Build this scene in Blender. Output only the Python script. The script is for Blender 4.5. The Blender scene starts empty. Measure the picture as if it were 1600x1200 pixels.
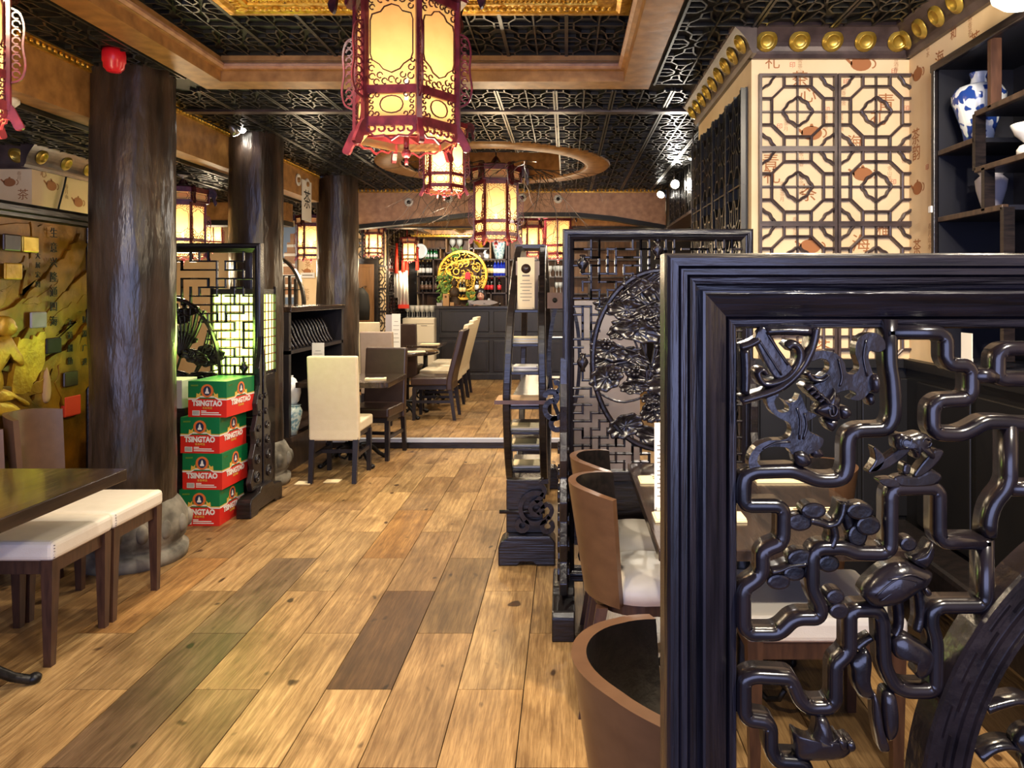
import bpy, bmesh, math, random
from math import sin, cos, pi, sqrt, radians
from mathutils import Vector, Matrix
random.seed(7)
SC = bpy.context.scene
COL = SC.collection
H = 1.5           # eye height
F = 1150.0        # focal length in pixels of the 1600x1200 frame
def X(px, Y): return (px - 885.0) * Y / F
def Z(py, Y): return H - (py - 458.0) * Y / F

# ------------------------------------------------------------ camera, world, light
cam = bpy.data.cameras.new('camera'); camo = bpy.data.objects.new('camera', cam); COL.objects.link(camo)
camo.location = (0, 0, H); camo.rotation_euler = (pi/2, 0, 0)
cam.sensor_width = 36; cam.lens = F/1600*36
cam.shift_x = -85/1600; cam.shift_y = -142/1600
cam.clip_start = 0.05; cam.clip_end = 60
SC.camera = camo
w = bpy.data.worlds.new('world'); SC.world = w; w.use_nodes = True
bg = w.node_tree.nodes['Background']; bg.inputs[0].default_value = (0.50, 0.62, 1.0, 1); bg.inputs[1].default_value = 0.55
def area(name, loc, target, size, power, color, sy=None):
    l = bpy.data.lights.new(name, 'AREA'); l.energy = power; l.color = color
    l.shape = 'RECTANGLE'; l.size = size; l.size_y = sy or size
    o = bpy.data.objects.new(name, l); COL.objects.link(o); o.location = loc
    o.rotation_euler = (Vector(target)-Vector(loc)).to_track_quat('-Z', 'Y').to_euler()
    return o
def spot(name, loc, target, power, color, ang=90, blend=.6, r=.04):
    l = bpy.data.lights.new(name, 'SPOT'); l.energy = power; l.color = color
    l.spot_size = radians(ang); l.spot_blend = blend; l.shadow_soft_size = r
    o = bpy.data.objects.new(name, l); COL.objects.link(o); o.location = loc
    o.rotation_euler = (Vector(target)-Vector(loc)).to_track_quat('-Z', 'Y').to_euler()
    return o
def point(name, loc, power, color, r=.05, parent=None):
    l = bpy.data.lights.new(name, 'POINT'); l.energy = power; l.color = color; l.shadow_soft_size = r
    o = bpy.data.objects.new(name, l); COL.objects.link(o); o.location = loc; o.parent = parent
    return o
DAY = (0.50, 0.56, 1.0); WARM = (1.0, 0.80, 0.54); NEUT = (1.0, 0.90, 0.76)
# daylight of the shop front behind the camera
area('shopfront_daylight', (-0.8, -2.2, 1.5), (-0.5, 5, 1.3), 4.2, 120, DAY, 2.0)
# fill spots without fixtures, added under the ceiling to brighten floor, walls and screens
SPOTS = [((-1.3, 0.9, 2.68), (-1.2, 1.4, 0), 85), ((-1.3, 2.6, 2.85), (-1.2, 3.1, 0), 95), ((-0.1, 1.4, 2.8), (-.5, 2.2, 0), 70),
         ((-1.1, 5.2, 2.7), (-1.1, 5.6, 0), 150), ((-0.2, 6.2, 2.7), (-.7, 6.2, 0), 110), ((-1.9, 6.6, 2.7), (-1.6, 6.8, 0), 120),
         ((-1.4, 7.8, 2.6), (-1.4, 8.9, 0), 120), ((-.4, 9.3, 2.55), (-.5, 9.6, 0), 80), ((-1.6, 9.4, 2.55), (-1.6, 9.6, 0), 80), ((-1.2, 10.6, 2.55), (-1.2, 10.4, 0), 60),
         ((-1.9, 12.0, 2.55), (-1.9, 13.5, 1.9), 110), ((-.6, 12.0, 2.55), (-.7, 13.5, 1.9), 110), ((.75, 1.9, 2.7), (.8, 2.1, 0), 200), ((1.0, 1.55, 2.7), (1.15, 3.5, 2.2), 55), ((.85, .25, 2.6), (.95, 2.5, .1), 190),
         ((1.2, 1.4, 2.7), (1.6, 2.9, 2.0), 30), ((-3.6, 3.2, 2.42), (-3.3, 3.6, .8), 60), ((-3.2, 6.8, 2.42), (-3.2, 7.0, .4), 35),
         ((-2.0, 2.1, 2.7), (-2.9, 3.6, 1.5), 34), ((-4.0, 7.6, 2.2), (-4.2, 9.5, 1.5), 90), ((-3.6, 5.2, 2.3), (-3.3, 5.0, 1.6), 30)]
for i, (a, b, e) in enumerate(SPOTS):
    spot('added_fill_spot', a, b, e, NEUT if i % 3 else WARM, 125, .8, .05)
SC.view_settings.view_transform = 'Standard'; SC.view_settings.look = 'None'
SC.view_settings.exposure = 0.32; SC.view_settings.gamma = 1; SC.view_settings.use_curve_mapping = False
SC.cycles.max_bounces = 6; SC.cycles.diffuse_bounces = 3; SC.cycles.glossy_bounces = 3
SC.cycles.transmission_bounces = 3; SC.cycles.transparent_max_bounces = 8; SC.cycles.sample_clamp_indirect = 4
SC.cycles.caustics_reflective = False; SC.cycles.caustics_refractive = False

# ------------------------------------------------------------ materials
def srgb(r, g, b):
    f = lambda c: (c/255/12.92) if c/255 <= .04045 else ((c/255+.055)/1.055)**2.4
    return (f(r), f(g), f(b), 1)
def mat(name, c1, c2=None, rough=.5, metal=0, scale=8, st=(1, 1, 1), bump=0, bscale=None, spec=.5, em=None, es=0, lo=.35, hi=.65, coat=0, trans=0, alpha=1, detail=4):
    m = bpy.data.materials.new(name); m.use_nodes = True; nt = m.node_tree; N = nt.nodes; L = nt.links
    b = N['Principled BSDF']
    b.inputs['Roughness'].default_value = rough; b.inputs['Metallic'].default_value = metal
    b.inputs['Specular IOR Level'].default_value = spec; b.inputs['Coat Weight'].default_value = coat
    b.inputs['Coat Roughness'].default_value = .08; b.inputs['Transmission Weight'].default_value = trans
    b.inputs['Base Color'].default_value = c1; b.inputs['Alpha'].default_value = alpha
    if em: b.inputs['Emission Color'].default_value = em; b.inputs['Emission Strength'].default_value = es
    if c2 or bump:
        tc = N.new('ShaderNodeTexCoord'); mp = N.new('ShaderNodeMapping'); mp.inputs['Scale'].default_value = st
        L.new(tc.outputs['Object'], mp.inputs['Vector'])
        no = N.new('ShaderNodeTexNoise'); no.inputs['Scale'].default_value = scale; no.inputs['Detail'].default_value = detail
        L.new(mp.outputs[0], no.inputs['Vector'])
        if c2:
            r = N.new('ShaderNodeValToRGB'); r.color_ramp.elements[0].position = lo; r.color_ramp.elements[1].position = hi
            r.color_ramp.elements[0].color = c1; r.color_ramp.elements[1].color = c2
            L.new(no.outputs['Fac'], r.inputs[0]); L.new(r.outputs[0], b.inputs['Base Color'])
        if bump:
            n2 = no
            if bscale:
                n2 = N.new('ShaderNodeTexNoise'); n2.inputs['Scale'].default_value = bscale; n2.inputs['Detail'].default_value = detail
                L.new(mp.outputs[0], n2.inputs['Vector'])
            bp = N.new('ShaderNodeBump'); bp.inputs['Strength'].default_value = bump; bp.inputs['Distance'].default_value = .02
            L.new(n2.outputs['Fac'], bp.inputs['Height']); L.new(bp.outputs[0], b.inputs['Normal'])
    return m
M = {}
M['ebony'] = mat('ebony', srgb(16, 13, 15), srgb(34, 27, 26), .28, scale=6, st=(2, 2, 12), bump=.12)
M['ebony_v'] = mat('ebony_vertical_grain', srgb(14, 12, 16), srgb(31, 27, 33), .27, scale=7, st=(16, 8, .8), bump=.22, detail=4)
M['ebony_h'] = mat('ebony_horizontal_grain', srgb(14, 12, 16), srgb(31, 27, 33), .27, scale=7, st=(.8, 8, 16), bump=.22, detail=4)
M['carved'] = mat('carved_lacquer', srgb(15, 12, 15), srgb(32, 26, 29), .24, scale=14, bump=.12, bscale=30)
M['fret'] = mat('fret_lacquer', srgb(15, 13, 17), srgb(32, 25, 27), .22, scale=10, bump=.06)
M['ceil_back'] = mat('ceiling_backing', srgb(12, 12, 11), srgb(26, 24, 20), .55, scale=5)
M['ceil_bar'] = mat('ceiling_bar', srgb(24, 23, 20), srgb(48, 45, 34), .33, scale=9, spec=.6)
M['column'] = mat('column_wood', srgb(22, 17, 15), srgb(74, 58, 46), .30, scale=3.2, st=(3, 3, .7), bump=1.0, bscale=3.6, lo=.32, hi=.75, detail=5)
M['stone'] = mat('stone', srgb(70, 66, 58), srgb(140, 134, 120), .75, scale=7, bump=.5)
M['gold_paint'] = mat('gold_marbled_paint', srgb(138, 96, 50), srgb(182, 134, 76), .42, scale=14, lo=.3, hi=.7, bump=.05)
M['tan_paint'] = mat('rose_marbled_paint', srgb(162, 120, 92), srgb(198, 156, 122), .5, scale=16, lo=.3, hi=.7, bump=.05)
M['gilt'] = mat('gilding', srgb(200, 140, 30), srgb(250, 205, 90), .32, .75, scale=30, bump=.2)
M['brass'] = mat('brass_plate', srgb(170, 135, 45), srgb(215, 185, 90), .33, .7, scale=9, bump=.1)
M['paper'] = mat('wallpaper', srgb(226, 194, 146), srgb(238, 210, 166), .7, scale=3)
M['paper_ink'] = mat('wallpaper_brown_print', srgb(165, 105, 60), rough=.8)
M['paper_ink2'] = mat('wallpaper_faint_print', srgb(190, 150, 110), rough=.8)
M['paper_red'] = mat('wallpaper_red_print', srgb(205, 110, 85), rough=.8)
M['lattice'] = mat('bronze_lattice', srgb(58, 47, 46), srgb(84, 69, 66), .33, .15, scale=12)
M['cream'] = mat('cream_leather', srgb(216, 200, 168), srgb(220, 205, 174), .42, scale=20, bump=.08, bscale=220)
M['white_leather'] = mat('white_leather', srgb(232, 222, 205), srgb(236, 227, 211), .40, scale=20, bump=.08, bscale=220)
M['brown_leather'] = mat('brown_leather', srgb(50, 35, 30), srgb(56, 40, 34), .32, scale=20, bump=.08, bscale=220)
M['tan_leather'] = mat('tan_leather', srgb(106, 78, 60), srgb(114, 84, 64), .42, scale=20, bump=.08, bscale=220)
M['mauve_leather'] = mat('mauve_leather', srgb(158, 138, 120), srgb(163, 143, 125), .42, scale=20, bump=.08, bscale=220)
M['chair_wood'] = mat('chair_wood', srgb(86, 60, 42), srgb(97, 69, 48), .32, scale=5, st=(3, 3, 5))
M['black_leather'] = mat('black_leather', srgb(14, 12, 12), srgb(26, 20, 19), .35, scale=40, bump=.1)
M['leg_wood'] = mat('leg_wood', srgb(52, 32, 24), srgb(76, 50, 36), .38, scale=8, st=(6, 6, 1), bump=.05)
M['leg_black'] = mat('leg_black', srgb(20, 17, 20), srgb(34, 28, 30), .35, scale=8)
M['table_top'] = mat('table_top', srgb(36, 28, 24), srgb(60, 47, 39), .18, scale=3, st=(12, 1.2, 6), bump=.12, coat=.5, detail=6)
M['iron'] = mat('cast_iron', srgb(18, 18, 19), srgb(40, 38, 38), .38, .5, scale=30, bump=.2)
M['white'] = mat('white_card', srgb(228, 224, 216), rough=.6)
M['print'] = mat('grey_print', srgb(120, 112, 104), rough=.8)
M['ink'] = mat('black_ink', srgb(20, 18, 14), rough=.7)
M['napkin'] = mat('cream_napkin', srgb(236, 216, 172), rough=.8)
M['steel'] = mat('steel', srgb(190, 188, 184), rough=.2, metal=1)
M['porcelain'] = mat('porcelain', srgb(226, 228, 228), rough=.12, coat=.5)
M['blue_glaze'] = mat('blue_white_glaze', srgb(36, 66, 140), srgb(226, 230, 232), .12, scale=24, lo=.47, hi=.50, coat=.5, detail=1)
M['celadon'] = mat('celadon_glaze', srgb(108, 150, 166), srgb(196, 214, 210), .15, scale=30, lo=.40, hi=.52, coat=.5, detail=2)
M['red_paint'] = mat('rosewood_red', srgb(88, 24, 30), srgb(124, 42, 48), .28, scale=20, bump=.05)
M['rose'] = mat('rosewood_dark', srgb(48, 20, 24), srgb(84, 38, 40), .25, scale=20, bump=.05)
M['alarm'] = mat('red_plastic', srgb(214, 26, 40), rough=.3)
M['plastic_white'] = mat('white_plastic', srgb(226, 222, 210), rough=.35)
M['fridge'] = mat('white_enamel', srgb(222, 212, 190), rough=.35)
M['door'] = mat('door_wood', srgb(112, 78, 44), srgb(134, 96, 58), .45, scale=4, st=(8, 8, 1))
M['shelf_wood'] = mat('shelf_wood', srgb(44, 32, 26), srgb(72, 54, 42), .38, scale=6, st=(6, 6, 1))
M['shelf_edge'] = mat('shelf_edge_wood', srgb(116, 84, 48), srgb(146, 108, 64), .4, scale=6)
M['bar_wood'] = mat('bar_wood', srgb(18, 16, 20), srgb(31, 27, 31), .4, scale=5, st=(5, 5, 1), bump=.05)
M['navy'] = mat('navy_backing', srgb(7, 8, 18), srgb(12, 13, 28), .5, scale=4)
M['green_card'] = mat('green_carton', srgb(14, 110, 62), rough=.42)
M['red_card'] = mat('red_carton', srgb(206, 40, 30), rough=.42)
M['cardboard'] = mat('cardboard', srgb(176, 138, 96), rough=.8)
M['gold_ink'] = mat('gold_ink', srgb(224, 178, 74), rough=.5)
M['orange_ink'] = mat('orange_ink', srgb(214, 110, 50), rough=.5)
M['navy_ink'] = mat('navy_ink', srgb(34, 44, 74), rough=.5)
M['leaf'] = mat('green_leaf', srgb(50, 96, 34), srgb(120, 160, 60), .5, scale=9)
M['twig'] = mat('twig_bark', srgb(40, 28, 18), srgb(84, 62, 40), .6, scale=20)
M['bottle_dark'] = mat('dark_bottle_glass', srgb(18, 14, 14), rough=.08, coat=.5)
M['bottle_green'] = mat('green_bottle_glass', srgb(20, 92, 44), rough=.08, coat=.5)
M['bottle_blue'] = mat('blue_bottle_glass', srgb(22, 40, 150), rough=.08, coat=.5)
M['label_red'] = mat('red_label', srgb(206, 44, 48), rough=.5)
M['label_gold'] = mat('gold_label', srgb(222, 190, 120), rough=.5)
M['cloth_white'] = mat('white_cloth', srgb(228, 220, 208), rough=.8, scale=8, bump=.3)
M['cloth_red'] = mat('red_cloth', srgb(206, 50, 30), rough=.7)
M['skin'] = mat('skin', srgb(206, 150, 122), rough=.5)
M['hair'] = mat('black_hair', srgb(22, 14, 12), rough=.4)
M['mural'] = mat('gilt_relief', srgb(44, 24, 3), srgb(150, 98, 12), .42, .25, scale=5, lo=.25, hi=.7, bump=.35, bscale=12)
M['mural2'] = mat('gilt_relief_bright', srgb(150, 108, 18), srgb(206, 160, 44), .4, .25, scale=8, bump=.25, bscale=30)
M['nosing'] = mat('step_nosing', srgb(176, 182, 196), rough=.35)
M['shelf_back'] = mat('lit_shelf_back', srgb(84, 54, 26), srgb(118, 78, 38), .5, scale=4, st=(5, 5, 1))  # warmer brown than the shelves, puts the golden bar light into the colour
M['wainscot'] = mat('black_wainscot', srgb(9, 8, 9), srgb(15, 13, 13), .45, scale=6)
M['lightwall'] = mat('pale_blue_wall', srgb(150, 176, 214), rough=.7)
M['pine'] = mat('stair_pine', srgb(150, 108, 72), srgb(176, 130, 90), .5, scale=5)
M['partition'] = mat('pale_partition', srgb(170, 164, 168), rough=.6)
M['trackw'] = mat('lamp_metal', srgb(160, 156, 150), rough=.3, metal=.8)
def emis(name, col, st, transp=0):
    m = bpy.data.materials.new(name); m.use_nodes = True; nt = m.node_tree; N = nt.nodes; L = nt.links
    for n in list(N): N.remove(n)
    o = N.new('ShaderNodeOutputMaterial'); e = N.new('ShaderNodeEmission'); e.inputs[0].default_value = col; e.inputs[1].default_value = st
    L.new(e.outputs[0], o.inputs[0]); return m
M['bulb'] = emis('bulb_glow', (1, .84, .55, 1), 45)
M['spot_face'] = emis('spot_lamp_glow', (1, .93, .8, 1), 25)
M['green_light'] = emis('green_lightbox', (.74, 1.0, .20, 1), 4.5)
M['sconce'] = emis('sconce_shade_glow', (1, .90, .74, 1), 3.0)
def pane_mat():
    m = bpy.data.materials.new('lantern_paper'); m.use_nodes = True; nt = m.node_tree; N = nt.nodes; L = nt.links
    for n in list(N): N.remove(n)
    o = N.new('ShaderNodeOutputMaterial')
    tc = N.new('ShaderNodeTexCoord'); no = N.new('ShaderNodeTexNoise'); no.inputs['Scale'].default_value = 14; no.inputs['Detail'].default_value = 5
    L.new(tc.outputs['Object'], no.inputs['Vector'])
    r = N.new('ShaderNodeValToRGB'); r.color_ramp.elements[0].position = .42; r.color_ramp.elements[0].color = (.84, .54, .26, 1)
    r.color_ramp.elements[1].position = .6; r.color_ramp.elements[1].color = (.72, .58, .28, 1)
    L.new(no.outputs['Fac'], r.inputs[0])
    t = N.new('ShaderNodeBsdfTranslucent'); L.new(r.outputs[0], t.inputs[0])
    e = N.new('ShaderNodeEmission'); L.new(r.outputs[0], e.inputs[0]); e.inputs[1].default_value = .12
    a = N.new('ShaderNodeAddShader'); L.new(t.outputs[0], a.inputs[0]); L.new(e.outputs[0], a.inputs[1])
    tp = N.new('ShaderNodeBsdfTransparent'); mx = N.new('ShaderNodeMixShader'); mx.inputs[0].default_value = .22
    L.new(a.outputs[0], mx.inputs[1]); L.new(tp.outputs[0], mx.inputs[2]); L.new(mx.outputs[0], o.inputs[0])
    return m
M['pane'] = pane_mat()
def glass_mat():
    m = bpy.data.materials.new('clear_glass'); m.use_nodes = True; nt = m.node_tree; N = nt.nodes; L = nt.links
    for n in list(N): N.remove(n)
    o = N.new('ShaderNodeOutputMaterial'); g = N.new('ShaderNodeBsdfGlossy'); g.inputs[0].default_value = (.9, .9, .85, 1); g.inputs['Roughness'].default_value = .03
    tp = N.new('ShaderNodeBsdfTransparent'); fr = N.new('ShaderNodeFresnel'); fr.inputs[0].default_value = 1.6
    mx = N.new('ShaderNodeMixShader'); L.new(fr.outputs[0], mx.inputs[0]); L.new(tp.outputs[0], mx.inputs[1]); L.new(g.outputs[0], mx.inputs[2])
    df = N.new('ShaderNodeBsdfDiffuse'); df.inputs[0].default_value = (.85, .85, .8, 1); m2 = N.new('ShaderNodeMixShader'); m2.inputs[0].default_value = .40; L.new(mx.outputs[0], m2.inputs[1]); L.new(df.outputs[0], m2.inputs[2]); L.new(m2.outputs[0], o.inputs[0])
    return m
M['glass'] = glass_mat()
def plank_mat():
    m = bpy.data.materials.new('weathered_floor_plank'); m.use_nodes = True; nt = m.node_tree; N = nt.nodes; L = nt.links
    b = N['Principled BSDF']; b.inputs['Roughness'].default_value = .42; b.inputs['Specular IOR Level'].default_value = .4
    tc = N.new('ShaderNodeTexCoord'); oi = N.new('ShaderNodeObjectInfo')
    mul = N.new('ShaderNodeMath'); mul.operation = 'MULTIPLY'; mul.inputs[1].default_value = 57; L.new(oi.outputs['Random'], mul.inputs[0])
    va = N.new('ShaderNodeVectorMath'); va.operation = 'ADD'; L.new(tc.outputs['Object'], va.inputs[0]); L.new(mul.outputs[0], va.inputs[1])
    def noise(sc, st, det, dist=0):
        mp = N.new('ShaderNodeMapping'); mp.inputs['Scale'].default_value = st; L.new(va.outputs[0], mp.inputs[0])
        n = N.new('ShaderNodeTexNoise'); n.inputs['Scale'].default_value = sc; n.inputs['Detail'].default_value = det; n.inputs['Distortion'].default_value = dist
        L.new(mp.outputs[0], n.inputs['Vector']); return n
    g1 = noise(5, (9, .55, 1), 8, .5); g2 = noise(3.0, (1.6, .9, 1), 5, .8); g3 = noise(30, (6, .35, 1), 3, .3); kn = noise(9, (1.3, .8, 1), 1)
    def ramp(n, a, ca, bb, cb):
        r = N.new('ShaderNodeValToRGB'); r.color_ramp.elements[0].position = a; r.color_ramp.elements[0].color = ca
        r.color_ramp.elements[1].position = bb; r.color_ramp.elements[1].color = cb; L.new(n.outputs['Fac'], r.inputs[0]); return r
    r1 = ramp(g1, .34, (.62, .56, .50, 1), .68, (1.12, 1.11, 1.08, 1))
    r2 = ramp(g2, .34, (.62, .58, .54, 1), .62, (1.12, 1.12, 1.1, 1))
    r3 = ramp(g3, .42, (.78, .74, .70, 1), .56, (1.05, 1.05, 1.03, 1))
    r4 = ramp(kn, .235, (.20, .16, .14, 1), .28, (1, 1, 1, 1))
    def mulc(a, bsock):
        x = N.new('ShaderNodeMix'); x.data_type = 'RGBA'; x.blend_type = 'MULTIPLY'; x.inputs[0].default_value = 1
        L.new(a, x.inputs[6]); L.new(bsock, x.inputs[7]); return x.outputs[2]
    c = mulc(oi.outputs['Color'], r1.outputs[0]); c = mulc(c, r2.outputs[0]); c = mulc(c, r3.outputs[0]); c = mulc(c, r4.outputs[0])
    L.new(c, b.inputs['Base Color'])
    bp = N.new('ShaderNodeBump'); bp.inputs['Strength'].default_value = .2; bp.inputs['Distance'].default_value = .004
    L.new(g1.outputs['Fac'], bp.inputs['Height']); L.new(bp.outputs[0], b.inputs['Normal'])
    return m
M['plank'] = plank_mat()

# ------------------------------------------------------------ mesh helpers
class MB:
    def __init__(s): s.v = []; s.f = []; s.sm = []
    def add(s, vs, fs, smooth=False):
        o = len(s.v); s.v += [tuple(p) for p in vs]; s.f += [tuple(i+o for i in f) for f in fs]; s.sm += [smooth]*len(fs); return s
    def box(s, x0, x1, y0, y1, z0, z1, mx=None):
        vs = [(x, y, z) for z in (z0, z1) for y in (y0, y1) for x in (x0, x1)]
        if mx is not None: vs = [mx @ Vector(p) for p in vs]
        return s.add(vs, [(0, 2, 3, 1), (4, 5, 7, 6), (0, 1, 5, 4), (2, 6, 7, 3), (0, 4, 6, 2), (1, 3, 7, 5)])
    def taper(s, c0, w0, c1, w1):   # tapered square post between centres, widths (wx,wy)
        vs = []
        for c, ww in ((c0, w0), (c1, w1)):
            for sx, sy in ((-1, -1), (1, -1), (1, 1), (-1, 1)): vs.append((c[0]+sx*ww[0]/2, c[1]+sy*ww[1]/2, c[2]))
        return s.add(vs, [(3, 2, 1, 0), (4, 5, 6, 7), (0, 1, 5, 4), (1, 2, 6, 5), (2, 3, 7, 6), (3, 0, 4, 7)])
    def tube(s, pts, r, n=8, closed=False):
        pts = [Vector(p) for p in pts]; m = len(pts)
        rs = r if isinstance(r, (list, tuple)) else [r]*m
        up = None; rings = []
        for i, p in enumerate(pts):
            a = pts[(i-1) % m] if (closed or i > 0) else p; b = pts[(i+1) % m] if (closed or i < m-1) else p
            t = (b-a).normalized() if (b-a).length > 1e-9 else Vector((0, 0, 1))
            if up is None:
                up = Vector((0, 0, 1)) if abs(t.z) < .9 else Vector((1, 0, 0))
            x = t.cross(up)
            if x.length < 1e-6: x = t.orthogonal()
            x.normalize(); up = x.cross(t).normalized()
            rings.append([p + (x*cos(2*pi*k/n)+up*sin(2*pi*k/n))*rs[i] for k in range(n)])
        vs = [q for R in rings for q in R]; fs = []
        for i in range(m if closed else m-1):
            j = (i+1) % m
            for k in range(n): fs.append((i*n+k, i*n+(k+1) % n, j*n+(k+1) % n, j*n+k))
        if not closed: fs.append(tuple(range(n))[::-1]); fs.append(tuple((m-1)*n+k for k in range(n)))
        return s.add(vs, fs, True)
    def lathe(s, prof, n=24, c=(0, 0, 0), smooth=True, sx=1, sy=1, a0=0):
        vs = []; m = len(prof)
        for r, z in prof:
            for k in range(n):
                a = a0+2*pi*k/n; vs.append((c[0]+max(r, 1e-4)*cos(a)*sx, c[1]+max(r, 1e-4)*sin(a)*sy, c[2]+z))
        fs = [(i*n+k, i*n+(k+1) % n, (i+1)*n+(k+1) % n, (i+1)*n+k) for i in range(m-1) for k in range(n)]
        fs.append(tuple(range(n))[::-1]); fs.append(tuple((m-1)*n+k for k in range(n)))
        return s.add(vs, fs, smooth)
    def sweep(s, path, prof, mp, closed=False, smooth=False, pclosed=True):
        # path 2D (u,v); prof list of (a: offset to the left in plane, b: along normal); mp(u,v,n)->xyz
        m = len(path); P = [Vector(p) for p in path]; vs = []; k = len(prof)
        for i in range(m):
            a = P[(i-1) % m] if (closed or i > 0) else None; b = P[(i+1) % m] if (closed or i < m-1) else None
            d1 = (P[i]-a).normalized() if a is not None and (P[i]-a).length > 1e-9 else None
            d2 = (b-P[i]).normalized() if b is not None and (b-P[i]).length > 1e-9 else None
            d1 = d1 or d2; d2 = d2 or d1
            n1 = Vector((-d1.y, d1.x)); n2 = Vector((-d2.y, d2.x)); nn = (n1+n2)
            nn = nn.normalized() if nn.length > 1e-6 else n1
            sc = 1/max(.35, nn.dot(n1))
            for (aa, bb) in prof:
                q = P[i]+nn*aa*sc; vs.append(mp(q.x, q.y, bb))
        fs = []
        for i in range(m if closed else m-1):
            j = (i+1) % m
            for q in range(k if pclosed else k-1): fs.append((i*k+q, i*k+(q+1) % k, j*k+(q+1) % k, j*k+q))
        if not closed and pclosed: fs.append(tuple(range(k))[::-1]); fs.append(tuple((m-1)*k+q for q in range(k)))
        return s.add(vs, fs, smooth)
    def prism(s, outline, mp, n0, n1, smooth=False):
        k = len(outline); vs = [mp(u, v, n0) for u, v in outline]+[mp(u, v, n1) for u, v in outline]
        fs = [tuple(range(k))[::-1], tuple(range(k, 2*k))]+[(i, (i+1) % k, k+(i+1) % k, k+i) for i in range(k)]
        return s.add(vs, fs, smooth)
    def dome(s, outline, mp, n0, n1, n2, ins=.55):
        # pillow: rim at n0..n1 and a raised middle at n2
        k = len(outline); cx = sum(p[0] for p in outline)/k; cy = sum(p[1] for p in outline)/k
        rings = [(1, n0), (1, n1), (.86, n1+(n2-n1)*.55), (ins, n1+(n2-n1)*.9), (.2, n2)]
        vs = [mp(cx+(u-cx)*t, cy+(v-cy)*t, n) for t, n in rings for u, v in outline]; fs = []
        for i in range(len(rings)-1):
            for q in range(k): fs.append((i*k+q, i*k+(q+1) % k, (i+1)*k+(q+1) % k, (i+1)*k+q))
        fs.append(tuple(range(k))[::-1]); fs.append(tuple((len(rings)-1)*k+q for q in range(k)))
        return s.add(vs, fs, True)
    def ball(s, c, r, n=12, sx=1, sy=1, sz=1):
        prof = [(r*sin(pi*i/8), -r*cos(pi*i/8)*sz) for i in range(9)]
        return s.lathe(prof, n, c, True, sx, sy)
    def mesh(s, name):
        me = bpy.data.meshes.new(name); me.from_pydata(s.v, [], s.f); me.validate(); me.update()
        if len(me.polygons) == len(s.sm): me.polygons.foreach_set('use_smooth', s.sm)
        bm = bmesh.new(); bm.from_mesh(me); bmesh.ops.recalc_face_normals(bm, faces=bm.faces); bm.to_mesh(me); bm.free()
        return me
XZ = lambda y: (lambda u, v, n: (u, y-n, v))      # plane facing the camera, n towards camera
YZ = lambda x, sgn=1: (lambda u, v, n: (x+sgn*n, u, v))
XY = lambda z: (lambda u, v, n: (u, v, z-n))      # ceiling plane, n downwards
def obj(name, mb, m, parent=None, loc=None, rz=0, bevel=0, seg=2, sub=0):
    me = mb.mesh(name) if isinstance(mb, MB) else mb
    o = bpy.data.objects.new(name, me); COL.objects.link(o)
    if m is not None and not me.materials: me.materials.append(M[m] if isinstance(m, str) else m)
    if parent: o.parent = parent
    if loc: o.location = loc
    if rz: o.rotation_euler = (0, 0, rz)
    if bevel:
        b = o.modifiers.new('soft_edge', 'BEVEL'); b.width = bevel; b.segments = seg; b.limit_method = 'ANGLE'; b.angle_limit = radians(35)
    if sub: q = o.modifiers.new('smooth', 'SUBSURF'); q.levels = sub; q.render_levels = sub
    return o
def thing(name, label, cat, loc=(0, 0, 0), rz=0, group=None, s=1):
    o = bpy.data.objects.new(name, None); COL.objects.link(o); o.location = loc; o.rotation_euler = (0, 0, rz); o.scale = (s, s, s)
    o.empty_display_size = .05
    o['label'] = label; o['category'] = cat
    if group: o['group'] = group
    return o
def tag(o, label, cat, group=None):
    o['label'] = label; o['category'] = cat
    if group: o['group'] = group
    return o
def struct(name, mb, m, parent=None, **k):
    o = obj(name, mb, m, parent, **k)
    if not parent: o['kind'] = 'structure'
    return o
def kids(o): return [c for c in o.children]
def dup(root, loc, rz=None, label=None, group=None, s=None):
    def cp(o, par):
        c = o.copy(); COL.objects.link(c)
        if par: c.parent = par
        for ch in kids(o): cp(ch, c)
        return c
    r = cp(root, None); r.location = loc
    if rz is not None: r.rotation_euler = (0, 0, rz)
    if s: r.scale = (s, s, s)
    if label: r['label'] = label
    if group: r['group'] = group
    return r
def rnd(path, r, k=3, closed=False):
    out = []; m = len(path)
    for i, p in enumerate(path):
        if not closed and i in (0, m-1): out.append(tuple(p)); continue
        p = Vector(p); a = Vector(path[(i-1) % m]); b = Vector(path[(i+1) % m])
        d1 = a-p; d2 = b-p; rr = min(r, d1.length*.48, d2.length*.48); s0 = p+d1.normalized()*rr; s1 = p+d2.normalized()*rr
        for j in range(k+1):
            t = j/k; out.append(tuple(s0*(1-t)**2+p*2*t*(1-t)+s1*t*t))
    return out
def cat_rom(pts, k=4, closed=True):
    out = []; m = len(pts); P = [Vector(p) for p in pts]
    for i in range(m if closed else m-1):
        p0 = P[(i-1) % m] if closed or i > 0 else P[0]; p1 = P[i]; p2 = P[(i+1) % m]; p3 = P[(i+2) % m] if closed or i < m-2 else P[-1]
        for j in range(k):
            t = j/k; out.append(tuple(.5*((2*p1)+(p2-p0)*t+(2*p0-5*p1+4*p2-p3)*t*t+(-p0+3*p1-3*p2+p3)*t**3)))
    if not closed: out.append(tuple(P[-1]))
    return out
def arc(cx, cy, r, a0, a1, n=12, ry=None):
    ry = ry or r
    return [(cx+r*cos(radians(a0+(a1-a0)*i/n)), cy+ry*sin(radians(a0+(a1-a0)*i/n))) for i in range(n+1)]
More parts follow.
